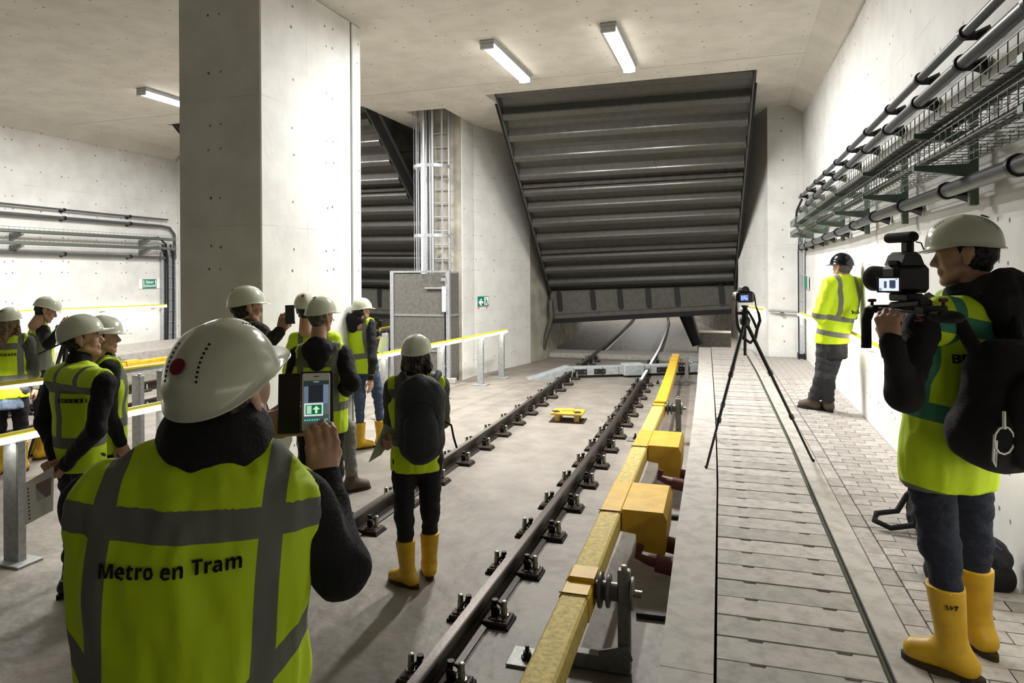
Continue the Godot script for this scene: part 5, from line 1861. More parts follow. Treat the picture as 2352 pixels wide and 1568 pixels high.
		var vd := body_field(vb, s.get("vest_cell", cell), {"k": 0.035, "cuts": cuts, "planes": [[Vector3(0, -1, 0), -(J.pel.y - low)]], "fold": s.get("vest_fold", 0.013), "freq": 6.0, "fold_scale": Vector3(1.6, 0.45, 1.6), "seed": sd + 9})
		vd.uv = plan_uv(vd.v, J, rt, k * s.get("vest_scale", 1.0))
		var vest := part(root, "safety_vest", field_mesh(vd), M["vest_" + s.vest], Transform3D.IDENTITY, "fluorescent yellow vest with grey reflective bands")
		for line in s.get("text", []):
			var am: ArrayMesh = text_arr(line[0], line[1], line[4] if line.size() > 4 else 0.0)
			part(vest, "lettering", on_cloth(am, J.shL.lerp(J.shR, 0.5) - up * float(line[2]) + rt * float(line[3]), rt, -fw, vd), M.print_ink)
	elif s.has("text"):
		for line in s.text:
			var am: ArrayMesh = text_arr(line[0], line[1], 0.0)
			part(root, "lettering", on_cloth(am, J.shL.lerp(J.shR, 0.5) - up * float(line[2]) + rt * float(line[3]), rt, -fw, jd), M.print_ink)
	if s.get("hood", false):
		var z: float = s.get("hood_size", 1.0) * k
		var ob: float = s.get("bulk", 0.0) + 0.02
		var hb2 := [[J.neck - fw * (0.085 * z + ob) + up * 0.02, J.neck - fw * (0.10 * z + ob) - up * 0.075 * z, 0.10 * z, 0.062 * z, fw, 1.5], [J.neck - rt * 0.10 * z - fw * 0.02 + up * 0.012, J.neck - rt * 0.03 * z - fw * (0.08 * z + ob) + up * 0.02, 0.05 * z, 0.06 * z], [J.neck + rt * 0.10 * z - fw * 0.02 + up * 0.012, J.neck + rt * 0.03 * z - fw * (0.08 * z + ob) + up * 0.02, 0.05 * z, 0.06 * z]]
		part(root, "hood", field_mesh(body_field(hb2, cell, {"k": 0.05, "fold": 0.014, "freq": 10.0, "seed": sd + 21})), M[s.get("jacket", "navy_cloth")])
	# --- hair and helmet
	var hair: String = s.get("hair", "hair_dark")
	var hl := part(root, "hair", hair_mesh(s.get("cut", "short")), M[hair], hxf)
	var hm := part(root, "helmet", helmet_mesh(), M[s.get("helmet", "helmet_white")], hxf * Transform3D(Basis(Vector3.RIGHT, deg_to_rad(s.get("helmet_pitch", 0.0))), Vector3(0, 0.004, 0)), "")
	part(hm, "headband", MB.new().lathe([[0.086, 0.034], [0.088, 0.06]], Transform3D(Basis.from_scale(Vector3(1, 1, 1.18)), Vector3(0, 0.0, 0.006)), 24), M.black_matte)
	if s.get("dot", true):
		part(hm, "red_dot", MB.new().lathe([[0.0175, -0.002], [0.0175, 0.001], [0.0, 0.0022]], helmet_point(deg_to_rad(s.get("dot_az", 180.0)), deg_to_rad(s.get("dot_el", 48.0))), 20), M.dot_red)
	if s.get("glasses", false):
		var gl := MB.new()
		for sg in [-1.0, 1.0]:
			gl.tube([Vector3(sg * 0.083, 0.012, 0.005), Vector3(sg * 0.082, 0.016, -0.06), Vector3(sg * 0.068, 0.014, -0.098)], 0.0022, 6)
			var ring := []
			for q in 13:
				ring.append(Vector3(sg * 0.036 + 0.028 * cos(TAU * q / 12.0), 0.006 + 0.019 * sin(TAU * q / 12.0), -0.108 + 0.012 * absf(cos(TAU * q / 12.0)) * float(sg * cos(TAU * q / 12.0) > 0)))
			gl.tube(ring, 0.002, 6)
		part(root, "glasses", gl, M.metal_bright, hxf)
	if s.get("vents", false):
		var hole := MB.new().lathe([[0.0028, -0.001], [0.0028, 0.0006], [0.0, 0.0008]], Transform3D.IDENTITY, 8).mesh()
		for sg in [-1.0, 1.0]:
			for q in 13:
				var el := deg_to_rad(28.0 + q * 4.4 if q < 9 else 63.2 - (q - 8) * 4.4)
				var cr := pow(cos(el), 0.86)
				var az := asin(clampf(0.037 / (0.112 * cr), -1, 1))
				if q < 9: az = PI - az
				part(hm, "vent_hole", hole, M.hole_dark, helmet_point(az * sg, el, 0.001))
	return root

func trunk_bones(J: Dictionary, fw: Vector3, k: float, b: float, spine: Vector3) -> Array:
	return [[J.pel - spine * 0.03, J.waist, 0.163 * k + b, 0.158 * k + b, fw, 1.38], [J.waist, J.chest, 0.158 * k + b, 0.178 * k + b, fw, 1.42], [J.chest, J.neck - spine * 0.10 * k, 0.178 * k + b, 0.15 * k + b, fw, 1.45], [J.shL.lerp(J.shR, 0.1), J.shL.lerp(J.shR, 0.9), 0.062 * k + b * 0.5, 0.062 * k + b * 0.5], [J.neck - spine * 0.06 * k, J.shL.lerp(J.neck, 0.35), 0.07 * k, 0.06 * k], [J.neck - spine * 0.06 * k, J.shR.lerp(J.neck, 0.35), 0.07 * k, 0.06 * k]]

func plan_uv(v: PackedVector3Array, J: Dictionary, rt: Vector3, kk := 1.0) -> PackedVector2Array:
	var out := PackedVector2Array()
	var mid: Vector3 = J.shL.lerp(J.shR, 0.5)
	var spine: Vector3 = (J.neck - J.pel).normalized()
	for p in v:
		var r := p - mid
		out.append(Vector2(clampf(0.5 + (r - spine * r.dot(spine)).dot(rt) / (0.8 * kk), 0.01, 0.99), clampf((0.05 - r.dot(spine)) / (0.8 * kk), 0.01, 0.99)))
	return out

func text_arr(txt: String, h: float, lean := 0.0) -> ArrayMesh:
	var t := text_mesh(txt, h, true, 0.0015)
	var am := ArrayMesh.new()
	var arr := t.get_mesh_arrays()
	am.add_surface_from_arrays(Mesh.PRIMITIVE_TRIANGLES, arr)
	return am

func hair_mesh(cut: String) -> ArrayMesh:
	if cache.has("hair_" + cut): return cache["hair_" + cut]
	var b := [[Vector3(0, 0.03, 0.0), Vector3(0, 0.028, 0.034), 0.081, 0.083], [Vector3(0, -0.03, 0.035), Vector3(0, 0.0, 0.04), 0.062, 0.075]]
	var o := {"k": 0.02, "fold": 0.006, "freq": 40.0, "planes": [[Vector3(0, -0.25, -1).normalized(), 0.012], [Vector3(0, -1, -0.35).normalized(), 0.052]], "cuts": [[Vector3(-0.1, 0.0, 0.012), Vector3(-0.07, 0.0, 0.012), 0.028, 0.026], [Vector3(0.1, 0.0, 0.012), Vector3(0.07, 0.0, 0.012), 0.028, 0.026]]}
	if cut == "crop":
		o.planes = [[Vector3(0, -0.25, -1).normalized(), 0.012], [Vector3(0, -1, -0.5).normalized(), 0.018]]
	if cut == "bob":
		b.append_array([[Vector3(-0.055, 0.0, 0.02), Vector3(-0.085, -0.085, 0.01), 0.05, 0.042], [Vector3(0.055, 0.0, 0.02), Vector3(0.085, -0.085, 0.01), 0.05, 0.042], [Vector3(0, 0.0, 0.05), Vector3(0, -0.085, 0.065), 0.06, 0.062]])
		o = {"k": 0.03, "fold": 0.012, "freq": 22.0, "fold_scale": Vector3(1, 0.3, 1), "planes": [[Vector3(0, -0.05, -1).normalized(), 0.045], [Vector3.DOWN, 0.125]]}
	elif cut == "long":
		b.append_array([[Vector3(-0.055, 0.0, 0.02), Vector3(-0.085, -0.16, 0.03), 0.045, 0.045], [Vector3(0.055, 0.0, 0.02), Vector3(0.085, -0.16, 0.03), 0.045, 0.045], [Vector3(0, 0.0, 0.05), Vector3(-0.03, -0.2, 0.095), 0.06, 0.055], [Vector3(-0.03, -0.2, 0.095), Vector3(-0.05, -0.40, 0.10), 0.06, 0.03]])
		o = {"k": 0.035, "fold": 0.014, "freq": 22.0, "fold_scale": Vector3(1, 0.2, 1), "planes": [[Vector3(0, -0.05, -1).normalized(), 0.045]]}
	var m := field_mesh(body_field(b, 0.007, o))
	cache["hair_" + cut] = m
	return m

func gp(px: float, py: float) -> Vector3:
	return on_y(px, py, BED)
func below(px: float, depth: float, y := BED) -> Vector3:
	var p := at(px, 700, depth)
	return Vector3(p.x, y, p.z)

func build_people() -> void:
	# man with the phone, nearest the camera
	var b1 := below(462, 1.5, BED)
	person({"label": "man seen from behind, red dot on helmet, photographing with a phone", "base": b1, "H": 1.87, "fa": -30.0, "head_fa": -4.0, "head_pitch": 20.0, "head_roll": 0.0, "jacket": "navy_cloth", "trousers": "navy_cloth", "vest": "wide", "arm_out": 0.045, "vest_low": 0.12, "glasses": true, "vest_fold": 0.02, "vest_gap": 0.028, "cut": "crop", "hair": "hair_dark", "cell": 0.010, "vest_cell": 0.010, "hand_cell": 0.004, "seed": 7, "dot": true, "dot_az": 182.0, "dot_el": 42.0, "vents": true, "boots": "work", "boot_mat": "boot_brown", "bulk": 0.035, "collar": 0.122, "collar_h": 0.06, "sleeve": 1.1,
		"text": [["Metro en Tram", 0.0275, 0.060, -0.023]],
		"j": {"pel": at(445, 1730, 1.5), "waist": at(450, 1520, 1.5), "chest": at(456, 1290, 1.5), "neck": at(492, 1085, 1.52), "head": at(522, 905, 1.55), "shL": at(228, 1165, 1.46), "shR": at(690, 1165, 1.56), "elL": at(330, 1330, 1.80), "wrL": at(588, 985, 1.83), "elR": at(778, 1305, 1.60), "wrR": at(740, 1100, 1.72)},
		"handR": {"pose": "hold", "dir": Vector3(0.02, 1, 0.0), "palm": Vector3(-0.75, 0.0, -0.65)}, "handL": {"pose": "relaxed", "dir": at(690, 960, 1.80) - at(588, 985, 1.83), "palm": Vector3(0.1, -0.5, -0.8)}})
	# the visitor with his hands behind his back
	var b2 := gp(185, 1372)
	person({"label": "man with BEZOEKER vest and hands clasped behind his back, facing right", "base": b2, "H": 1.85, "fa": 14.0, "head_fa": 40.0, "head_pitch": 7.0, "helmet_pitch": 7.0, "jacket": "navy_cloth", "trousers": "denim", "vest": "std", "hair": "hair_dark", "cell": 0.012, "vest_cell": 0.010, "vest_fold": 0.006, "hand_cell": 0.005, "seed": 13, "dot": false, "boots": "shoe", "boot_mat": "shoe_black", "sole_mat": "black_matte", "trouser_hem": 0.07, "calf": 0.06, "collar_h": 0.05, "footL": 5.0, "footR": 30.0, "bulk": 0.012,
		"text": [["BEZOEKER", 0.026, 0.13, -0.03]],
		"j": {"shR": at(238, 880, 4.18), "shL": at(128, 868, 4.52), "elR": at(222, 985, 4.12), "wrR": at(150, 1068, 4.32), "elL": at(104, 970, 4.62), "wrL": at(128, 1052, 4.42)},
		"handR": {"pose": "fist", "palm": Vector3(-0.4, 0.3, 0.8)}, "handL": {"pose": "fist", "dir": at(118, 1095, 4.3) - at(128, 1045, 4.45), "palm": Vector3(0.3, 0.2, 0.9)}})
	person({"label": "man in profile just beyond the BEZOEKER visitor, only face and vest edge showing", "base": below(238, 5.02), "H": 1.81, "fa": 30.0, "head_fa": 40.0, "jacket": "black_cloth", "trousers": "denim", "vest": "std", "hair": "hair_dark", "cell": 0.016, "seed": 17, "dot": false, "boots": "rubber", "trouser_hem": 0.32, "bulk": 0.02,
		"j": {"head": at(234, 776, 4.98)}})
	# the woman with long fair hair and the man filming beside her
	person({"label": "woman with long fair hair under her helmet, beside the far handrail", "base": gp(22, 1088), "H": 1.77, "fa": -40.0, "head_fa": -34.0, "jacket": "grey_cloth", "trousers": "navy_cloth", "vest": "std", "hair": "hair_blond", "cut": "long", "cell": 0.016, "seed": 19, "dot": true, "dot_az": 215.0, "trouser_hem": 0.32, "under": ["shirt_blue", 0.2, "shirt_tail"],
		"text": [["BEZOEKER", 0.030, 0.13, 0.0]]})
	person({"label": "man in dark jacket looking down into a film camera on a tripod", "base": below(92, 8.0), "H": 1.86, "fa": 28.0, "head_fa": 36.0, "head_pitch": -22.0, "jacket": "navy_cloth", "trousers": "denim", "vest": "std", "hair": "hair_dark", "cell": 0.016, "seed": 23, "dot": false, "trouser_hem": 0.32,
		"j": {"head": at(105, 714, 7.85), "neck": at(92, 752, 7.95), "elR": at(112, 790, 7.6), "wrR": at(138, 756, 7.6), "elL": at(118, 775, 8.1), "wrL": at(150, 760, 7.9)}})
	# group in front of the column
	person({"label": "man raising a phone with an olive sleeve beside the column", "base": below(562, 5.5), "H": 2.0, "fa": 10.0, "head_fa": 26.0, "head_pitch": 2.0, "jacket": "olive_cloth", "trousers": "denim", "vest": "", "hair": "hair_dark", "cell": 0.016, "hand_cell": 0.005, "seed": 29, "dot": true, "dot_az": 200.0, "dot_el": 55.0, "trouser_hem": 0.32,
		"j": {"head": at(566, 708, 5.5), "neck": at(560, 750, 5.5), "elR": at(610, 800, 5.35), "wrR": at(645, 758, 5.4)}, "handR": {"pose": "hold", "dir": Vector3(0.25, 1, -0.2), "palm": Vector3(-0.5, 0, -0.8)}})
	person({"label": "man in yellow jacket partly hidden behind the dark hooded man, in brown boots", "base": below(722, 6.55), "H": 1.87, "fa": -24.0, "head_fa": -30.0, "jacket": "hivis", "jacket_print": "jacket", "cuff": "hivis", "trousers": "trouser_pale", "vest": "", "hair": "hair_dark", "cell": 0.016, "seed": 31, "dot": true, "dot_az": 195.0, "dot_el": 50.0, "boots": "work", "boot_mat": "boot_brown", "trouser_hem": 0.16, "footR": 40.0, "bulk": 0.02, "jacket_low": 0.1,
		"j": {"head": at(703, 712, 6.5), "anR": gp(808, 1128) + Vector3(0, 0.1, 0), "knR": at(800, 985, 6.6)}})
	person({"label": "man with dark hood over his vest, back turned, behind the raised phone", "base": below(736, 5.5), "H": 1.84, "fa": -22.0, "head_fa": 8.0, "jacket": "navy_cloth", "trousers": "black_cloth", "vest": "std", "hair": "hair_grey", "cell": 0.013, "seed": 37, "dot": true, "dot_az": 195.0, "dot_el": 68.0, "hood": true, "hood_size": 1.05, "boots": "shoe", "boot_mat": "shoe_black", "sole_mat": "black_matte", "bulk": 0.03, "sleeve": 1.12,
		"text": [["Metro en Tram", 0.027, 0.13, 0.0]],
		"j": {"head": at(737, 728, 5.48), "anR": below(732, 5.4) + Vector3(-0.02, 0.1, 0), "anL": below(690, 5.45) + Vector3(0, 0.1, 0), "elR": at(808, 880, 5.35), "wrR": at(770, 920, 5.75), "elL": at(672, 880, 5.5), "wrL": at(690, 915, 5.85)}})
	person({"label": "man in jeans and yellow rubber boots aiming a phone near the mesh cabinet", "base": below(848, 8.3), "H": 1.75, "fa": 6.0, "head_fa": 24.0, "jacket": "navy_cloth", "trousers": "denim_blue", "vest": "std", "hair": "hair_dark", "cell": 0.015, "seed": 41, "dot": false, "hood": true, "trouser_hem": 0.32, "footL": 40.0, "footR": 20.0,
		"j": {"anL": below(826, 8.27) + Vector3(0, 0.096, 0), "knL": at(826, 912, 8.20), "anR": below(874, 8.42) + Vector3(0, 0.096, 0), "knR": at(868, 905, 8.30), "pel": at(838, 840, 8.30), "waist": at(832, 805, 8.30), "chest": at(826, 775, 8.30), "neck": at(824, 738, 8.30), "head": at(831, 714, 8.25), "elR": at(856, 825, 8.05), "wrR": at(853, 872, 8.00), "elL": at(850, 800, 8.70), "wrL": at(868, 765, 8.60)},
		"handL": {"pose": "hold", "dir": Vector3(0, 1, 0), "palm": Vector3(-0.4, 0, -0.9)}})
	# woman with the backpack
	person({"label": "woman with navy backpack and yellow rubber boots standing between the rails", "base": gp(960, 1338), "H": 1.69, "fa": -26.0, "head_fa": -8.0, "jacket": "grey_cloth", "trousers": "navy_cloth", "vest": "std", "hair": "hair_brown", "cut": "bob", "arm_out": 0.03, "cell": 0.011, "seed": 3, "dot": false, "trouser_hem": 0.32, "footL": -75.0, "footR": -32.0,
		"text": [["BEZOEKER", 0.030, 0.13, 0.0]],
		"j": {"anL": gp(938, 1345) + Vector3(0, 0.093, 0), "knL": at(928, 1190, 4.62), "anR": gp(985, 1322) + Vector3(0, 0.093, 0), "knR": at(988, 1180, 4.75), "elL": at(900, 975, 4.74), "wrL": at(888, 1002, 4.6), "elR": at(1016, 965, 4.9), "wrR": at(1002, 985, 5.05)},
		"handL": {"pose": "hold"}})
	# man in the navy helmet leaning on the wall
	var b11 := on_y(1886, 944, 0.0)
	person({"label": "man in navy helmet and yellow jacket leaning against the cable wall", "base": b11, "H": 1.77, "fa": -32.0, "head_fa": -42.0, "jacket": "hivis", "jacket_print": "jacket", "cuff": "hivis", "trousers": "trouser_grey", "vest": "", "hair": "hair_grey", "cell": 0.014, "seed": 43, "helmet": "helmet_navy", "dot": false, "boots": "work", "boot_mat": "boot_brown", "sole_mat": "black_matte", "trouser_hem": 0.12, "bulk": 0.035, "jacket_low": 0.05, "under": ["navy_dark", 0.22, "coat_tail"], "collar": 0.085, "footL": -60.0, "footR": -20.0, "calf": 0.07, "sleeve": 1.25,
		"text": [["Ruimte &", 0.036, 0.30, 0.04], ["duurzaam", 0.026, 0.37, 0.09]],
		"j": {"pel": at(1912, 778, 7.62), "waist": at(1921, 735, 7.58), "chest": at(1930, 698, 7.55), "neck": at(1937, 646, 7.55), "head": at(1934, 614, 7.55), "knL": at(1886, 865, 7.6), "knR": at(1904, 868, 7.55), "anL": on_y(1868, 940, 0.0) + Vector3(0, 0.097, 0), "anR": on_y(1902, 944, 0.0) + Vector3(0, 0.097, 0), "elL": at(1882, 722, 7.45), "wrL": at(1896, 748, 7.8), "elR": at(1952, 722, 7.4), "wrR": at(1925, 752, 7.75)}})
	# cameraman on the walkway
	var b12 := on_y(2205, 1530, 0.0)
	person({"label": "cameraman in yellow rubber boots with a shoulder rig and big black rucksack", "base": b12, "H": 1.81, "fa": -28.0, "head_fa": -72.0, "head_pitch": -4.0, "jacket": "black_cloth", "trousers": "denim", "vest": "green", "hair": "hair_dark", "cell": 0.011, "hand_cell": 0.004, "seed": 47, "dot": true, "dot_az": 175.0, "dot_el": 62.0, "vents": true, "hood": true, "hood_size": 1.12, "trouser_hem": 0.32, "footL": -62.0, "footR": -25.0, "bulk": 0.02, "vest_low": 0.14,
		"boot_text": "SP7", "text": [["BEZOEKER", 0.034, 0.16, 0.0]],
		"j": {"pel": at(2178, 1035, 2.76), "waist": at(2195, 930, 2.76), "chest": at(2218, 830, 2.76), "neck": at(2240, 690, 2.76), "head": at(2216, 588, 2.74), "anL": on_y(2195, 1552, 0.0) + Vector3(0, 0.1, 0), "knL": at(2160, 1255, 2.72), "anR": on_y(2245, 1490, 0.0) + Vector3(0, 0.1, 0), "knR": at(2235, 1240, 2.86), "shL": at(2118, 748, 2.58), "elL": at(2078, 905, 2.46), "wrL": at(2048, 785, 2.42), "elR": at(2215, 860, 3.12), "wrR": at(2120, 745, 2.98)},
		"handL": {"pose": "fist", "dir": Vector3(-0.15, 1.0, -0.1), "palm": Vector3(0.5, 0.0, -0.8)}, "handR": {"pose": "fist", "dir": Vector3(-0.5, 0.6, -0.3), "palm": Vector3(-0.7, 0, 0.4)}})

# ---------------------------------------------------------------- things people carry or put down
func facing(dir: Vector3, roll := 0.0) -> Basis:
	# +z looks along dir
	var z := dir.normalized()
	var x := Vector3.UP.cross(z).normalized()
	return Basis(x, z.cross(x), z) * Basis(Vector3.BACK, roll)

func sheet(called: String, label: String, q: Array, m: Material) -> Node3D:
	# a sheet of paper through four points
	var t := thing(called, label, "paper", q[0])
	var n: Vector3 = (q[1] - q[0]).cross(q[3] - q[0]).normalized()
	if n.dot(EYE - q[0]) < 0.0: n = -n
	var mb := MB.new()
	var p := []
	for a in q: p.append(a - q[0])
	mb.quad(p[0], p[1], p[2], p[3], n)
	part(t, "sheet", mb, m)
	return t

func screen_material(called: String, im: Image, energy: float) -> StandardMaterial3D:
	var m := StandardMaterial3D.new()
	m.resource_name = called
	var tx := tex(im)
	m.albedo_color = Color(0.02, 0.02, 0.02)
	m.emission_enabled = true
	m.emission_texture = tx
	m.emission = Color(0, 0, 0)
	m.emission_operator = BaseMaterial3D.EMISSION_OP_ADD
	m.emission_energy_multiplier = energy
	m.roughness = 0.2
	M[called] = m
	return m

func panel(w: float, h: float) -> ArrayMesh:
	# upright panel facing +z with its own texture span
	var mb := MB.new()
	var a := Vector3(-w / 2, h / 2, 0)
	var b := Vector3(w / 2, h / 2, 0)
	var c := Vector3(w / 2, -h / 2, 0)
	var d := Vector3(-w / 2, -h / 2, 0)
	mb.tri(a, b, c, Vector3.BACK, Vector3.BACK, Vector3.BACK, Vector2(0, 0), Vector2(1, 0), Vector2(1, 1))
	mb.tri(a, c, d, Vector3.BACK, Vector3.BACK, Vector3.BACK, Vector2(0, 0), Vector2(1, 1), Vector2(0, 1))
	return mb.mesh()

func phone(label: String, where: Vector3, bs: Basis, light: bool) -> Node3D:
	var t := thing("phone", label, "phone", where)
	t.basis = bs
	part(t, "phone_body", MB.new().box(Vector3.ZERO, Vector3(0.072, 0.150, 0.008), Basis.IDENTITY, 0.003), M.phone_white if light else M.black_plastic)
	return t

func build_props() -> void:
	# --- phone of the nearest man
	var pp := at(726, 922, 1.79)
	var ph := phone("white phone showing a green escape sign on its screen, held up", pp, facing(EYE - pp + Vector3(0.1, 0, 0), -0.02), true)
	var im := Image.create(72, 124, false, Image.FORMAT_RGB8)
	im.fill(Color(0.36, 0.42, 0.46))
	im.fill_rect(Rect2i(0, 0, 72, 16), Color(0.16, 0.20, 0.21))
	im.fill_rect(Rect2i(14, 14, 42, 50), Color(0.12, 0.14, 0.15))
	for y in range(20, 62, 5): im.fill_rect(Rect2i(15, y, 40, 1), Color(0.2, 0.22, 0.23))
	im.fill_rect(Rect2i(2, 16, 11, 60), Color(0.42, 0.48, 0.58))
	im.fill_rect(Rect2i(56, 12, 15, 56), Color(0.45, 0.52, 0.62))
	im.fill_rect(Rect2i(0, 100, 72, 24), Color(0.28, 0.34, 0.34))
	im.fill_rect(Rect2i(28, 2, 16, 3), Color(0.6, 0.65, 0.66))
	for y in 38:
		var sh := int(-y * 0.05)
		im.fill_rect(Rect2i(2, 66 + y + 0, 54, 1), Color(0.9, 0.95, 0.93))
	im.fill_rect(Rect2i(6, 71, 46, 28), Color(0.02, 0.45, 0.20))
	im.fill_rect(Rect2i(9, 73, 14, 24), Color(0.75, 0.9, 0.82))
	for k in 11:
		im.fill_rect(Rect2i(36 - k, 74 + k, 2 * k + 1, 1), Color(0.9, 0.98, 0.93))
	im.fill_rect(Rect2i(33, 84, 7, 12), Color(0.9, 0.98, 0.93))
	for k in 10:
		im.fill_rect(Rect2i(2 + k * 7, 113, 5, 4), Color(0.25, 0.95, 0.80))
	var sm := screen_material("phone_screen", im, 0.75)
	part(ph, "screen", panel(0.064, 0.110), sm, Transform3D(Basis.IDENTITY, Vector3(0, 0.0, 0.0045)))
	part(ph, "home_button", MB.new().lathe([[0.006, 0.0], [0.006, 0.0006], [0, 0.0007]], Transform3D(Basis(Vector3.RIGHT, PI / 2), Vector3(0, -0.066, 0.004)), 16), M.sign_white)
	part(ph, "ear_slot", MB.new().box(Vector3(0, 0.066, 0.0042), Vector3(0.012, 0.002, 0.001)), M.black_matte)
	part(ph, "case", MB.new().box(Vector3(0.004, 0, -0.008), Vector3(0.084, 0.160, 0.009), Basis.IDENTITY, 0.003), M.black_plastic)
	part(ph, "case_cover", MB.new().box(Vector3(-0.068, -0.002, -0.022), Vector3(0.062, 0.158, 0.006), Basis(Vector3.UP, -0.45), 0.003), M.black_plastic, Transform3D.IDENTITY, "black folio cover folded open")
	sheet("leaflet", "white leaflet held low in the left hand of the nearest man", [at(612, 1010, 1.92), at(664, 965, 1.95), at(672, 1010, 1.95), at(640, 1092, 1.9)], M.paper)
	# --- other phones
	var p6 := at(666, 722, 5.36)
	phone("dark phone held high beside the column", p6, facing(Vector3(0.9, 0.1, 0.75)), false)
	var p9 := at(864, 743, 8.55)
	var ph9 := phone("dark phone with grip held by the man near the mesh cabinet", p9, facing(EYE - p9, -0.05), false)
	part(ph9, "grip", MB.new().box(Vector3(0.05, 0.0, -0.01), Vector3(0.06, 0.10, 0.03), Basis.IDENTITY, 0.01), M.black_plastic)
	part(ph9, "screen", MB.new().box(Vector3(-0.005, 0.01, 0.005), Vector3(0.055, 0.06, 0.002)), M.hair_brown)
	var sh9 := sheet("leaflet", "pale leaflet held by the man near the mesh cabinet", [at(874, 772, 8.5), at(893, 778, 8.4), at(880, 812, 8.35), at(866, 808, 8.5)], M.paper)
	# --- papers
	var q := [at(52, 1112, 4.30), at(124, 1070, 4.22), at(122, 1172, 4.18), at(58, 1206, 4.26)]
	var sh2 := sheet("printed_sheet", "printed sheet held behind the back of the BEZOEKER visitor", q, M.paper)
	var nrm: Vector3 = (q[1] - q[0]).cross(q[3] - q[0]).normalized()
	if nrm.dot(EYE - q[0]) < 0.0: nrm = -nrm
	var qp := func(u: float, v: float) -> Vector3:
		return (q[0].lerp(q[1], u)).lerp(q[3].lerp(q[2], u), v) - q[0] + nrm * 0.001
	var pr := MB.new()
	pr.quad(qp.call(0.42, 0.18), qp.call(0.92, 0.22), qp.call(0.92, 0.62), qp.call(0.42, 0.60), nrm)
	part(sh2, "map_print", pr, mat("map_tone", Color(0.60, 0.53, 0.52), 0.7))
	for k in 9:
		var l := MB.new()
		var v := 0.16 + 0.09 * k
		l.quad(qp.call(0.14, v), qp.call(0.20, v), qp.call(0.20, v + 0.035), qp.call(0.14, v + 0.035), nrm)
		part(sh2, "text_line", l, M.trouser_grey)
	sheet("folder", "grey green folder in the left hand of the backpack woman", [at(884, 972, 4.52), at(912, 990, 4.60), at(876, 1044, 4.56), at(846, 1062, 4.46)], M.paper_green)
	# --- backpack on the woman
	var fw := dirv(-26.0)
	var rt := Vector3(-fw.z, 0, fw.x)
	var up := Vector3.UP
	var bc := at(967, 962, 4.46)
	var bp := thing("backpack", "navy backpack worn by the woman between the rails", "backpack", bc)
	var f2 := fw
	part(bp, "main_bag", field_mesh(body_field([[up * 0.15, -up * 0.15, 0.145, 0.150, f2, 1.5], [up * 0.10 - f2 * 0.03, -up * 0.12 - f2 * 0.04, 0.135, 0.14, f2, 1.5], [-rt * 0.07 + up * 0.14, rt * 0.07 + up * 0.14, 0.09, 0.09]], 0.010, {"k": 0.05, "fold": 0.012, "freq": 7.0, "seed": 61})), M.pack_navy)
	part(bp, "front_pocket", field_mesh(body_field([[-up * 0.02 - f2 * 0.10, -up * 0.15 - f2 * 0.10, 0.11, 0.115, f2, 2.1]], 0.010, {"k": 0.04, "fold": 0.008, "freq": 9.0, "seed": 62})), M.pack_navy)
	var zip := []
	for k in 15:
		var a := PI * k / 14.0
		zip.append(rt * cos(a) * 0.108 + up * (0.02 + sin(a) * 0.115) - f2 * (0.128 + 0.012 * sin(a)))
	part(bp, "zip", MB.new().tube(zip, 0.004, 6), M.black_matte)
	part(bp, "carry_loop", MB.new().tube([rt * -0.035 + up * 0.235, rt * -0.025 + up * 0.265 - f2 * 0.01, rt * 0.025 + up * 0.265 - f2 * 0.01, rt * 0.035 + up * 0.235], 0.008, 8), M.black_matte)
	for s in [-1.0, 1.0]:
		part(bp, "shoulder_strap", MB.new().tube([rt * s * 0.09 + up * 0.22, rt * s * 0.12 + up * 0.29 + f2 * 0.08, rt * s * 0.125 + up * 0.27 + f2 * 0.20, rt * s * 0.13 + up * 0.12 + f2 * 0.27], 0.022, 8), M.pack_navy)
	part(bp, "strap_end", MB.new().tube([rt * 0.16 - up * 0.02, rt * 0.20 - up * 0.05, rt * 0.215 - up * 0.13, rt * 0.235 - up * 0.20], 0.008, 6), M.black_matte)
	# --- rucksack on the cameraman
	fw = dirv(-28.0)
	rt = Vector3(-fw.z, 0, fw.x)
	bc = at(2298, 925, 2.50)
	var rk := thing("rucksack", "big black rucksack on the cameraman with a pale cord hanging from it", "backpack", bc)
	part(rk, "main_bag", field_mesh(body_field([[up * 0.10, -up * 0.07, 0.13, 0.17, fw, 1.2], [-rt * 0.02 + up * 0.14, rt * 0.10 + up * 0.14, 0.08, 0.08], [-rt * 0.08 - up * 0.11, rt * 0.12 - up * 0.13, 0.12, 0.12]], 0.010, {"k": 0.05, "fold": 0.012, "freq": 6.0, "seed": 63})), M.black_cloth)
	part(rk, "front_pocket", field_mesh(body_field([[up * 0.02 - fw * 0.12 + rt * 0.03, -up * 0.10 - fw * 0.12 + rt * 0.03, 0.11, 0.125, fw, 1.8]], 0.010, {"k": 0.04, "fold": 0.008, "freq": 8.0, "seed": 64})), M.black_cloth)
	for s in [-1.0, 1.0]:
		part(rk, "shoulder_strap", MB.new().tube([rt * s * 0.08 + up * 0.16, rt * s * 0.12 + up * 0.30 + fw * 0.06, rt * s * 0.14 + up * 0.38 + fw * 0.18, rt * s * 0.15 + up * 0.25 + fw * 0.32], 0.028, 8), M.black_cloth)
	var cp := []
	for k in 13:
		var a := TAU * k / 12.0
		cp.append(-rt * 0.125 - fw * 0.135 + up * (-0.10 + 0.048 * cos(a)) - rt * 0.04 * sin(a))
	part(rk, "cord_ring", MB.new().tube(cp, 0.0035, 6), M.sign_white)
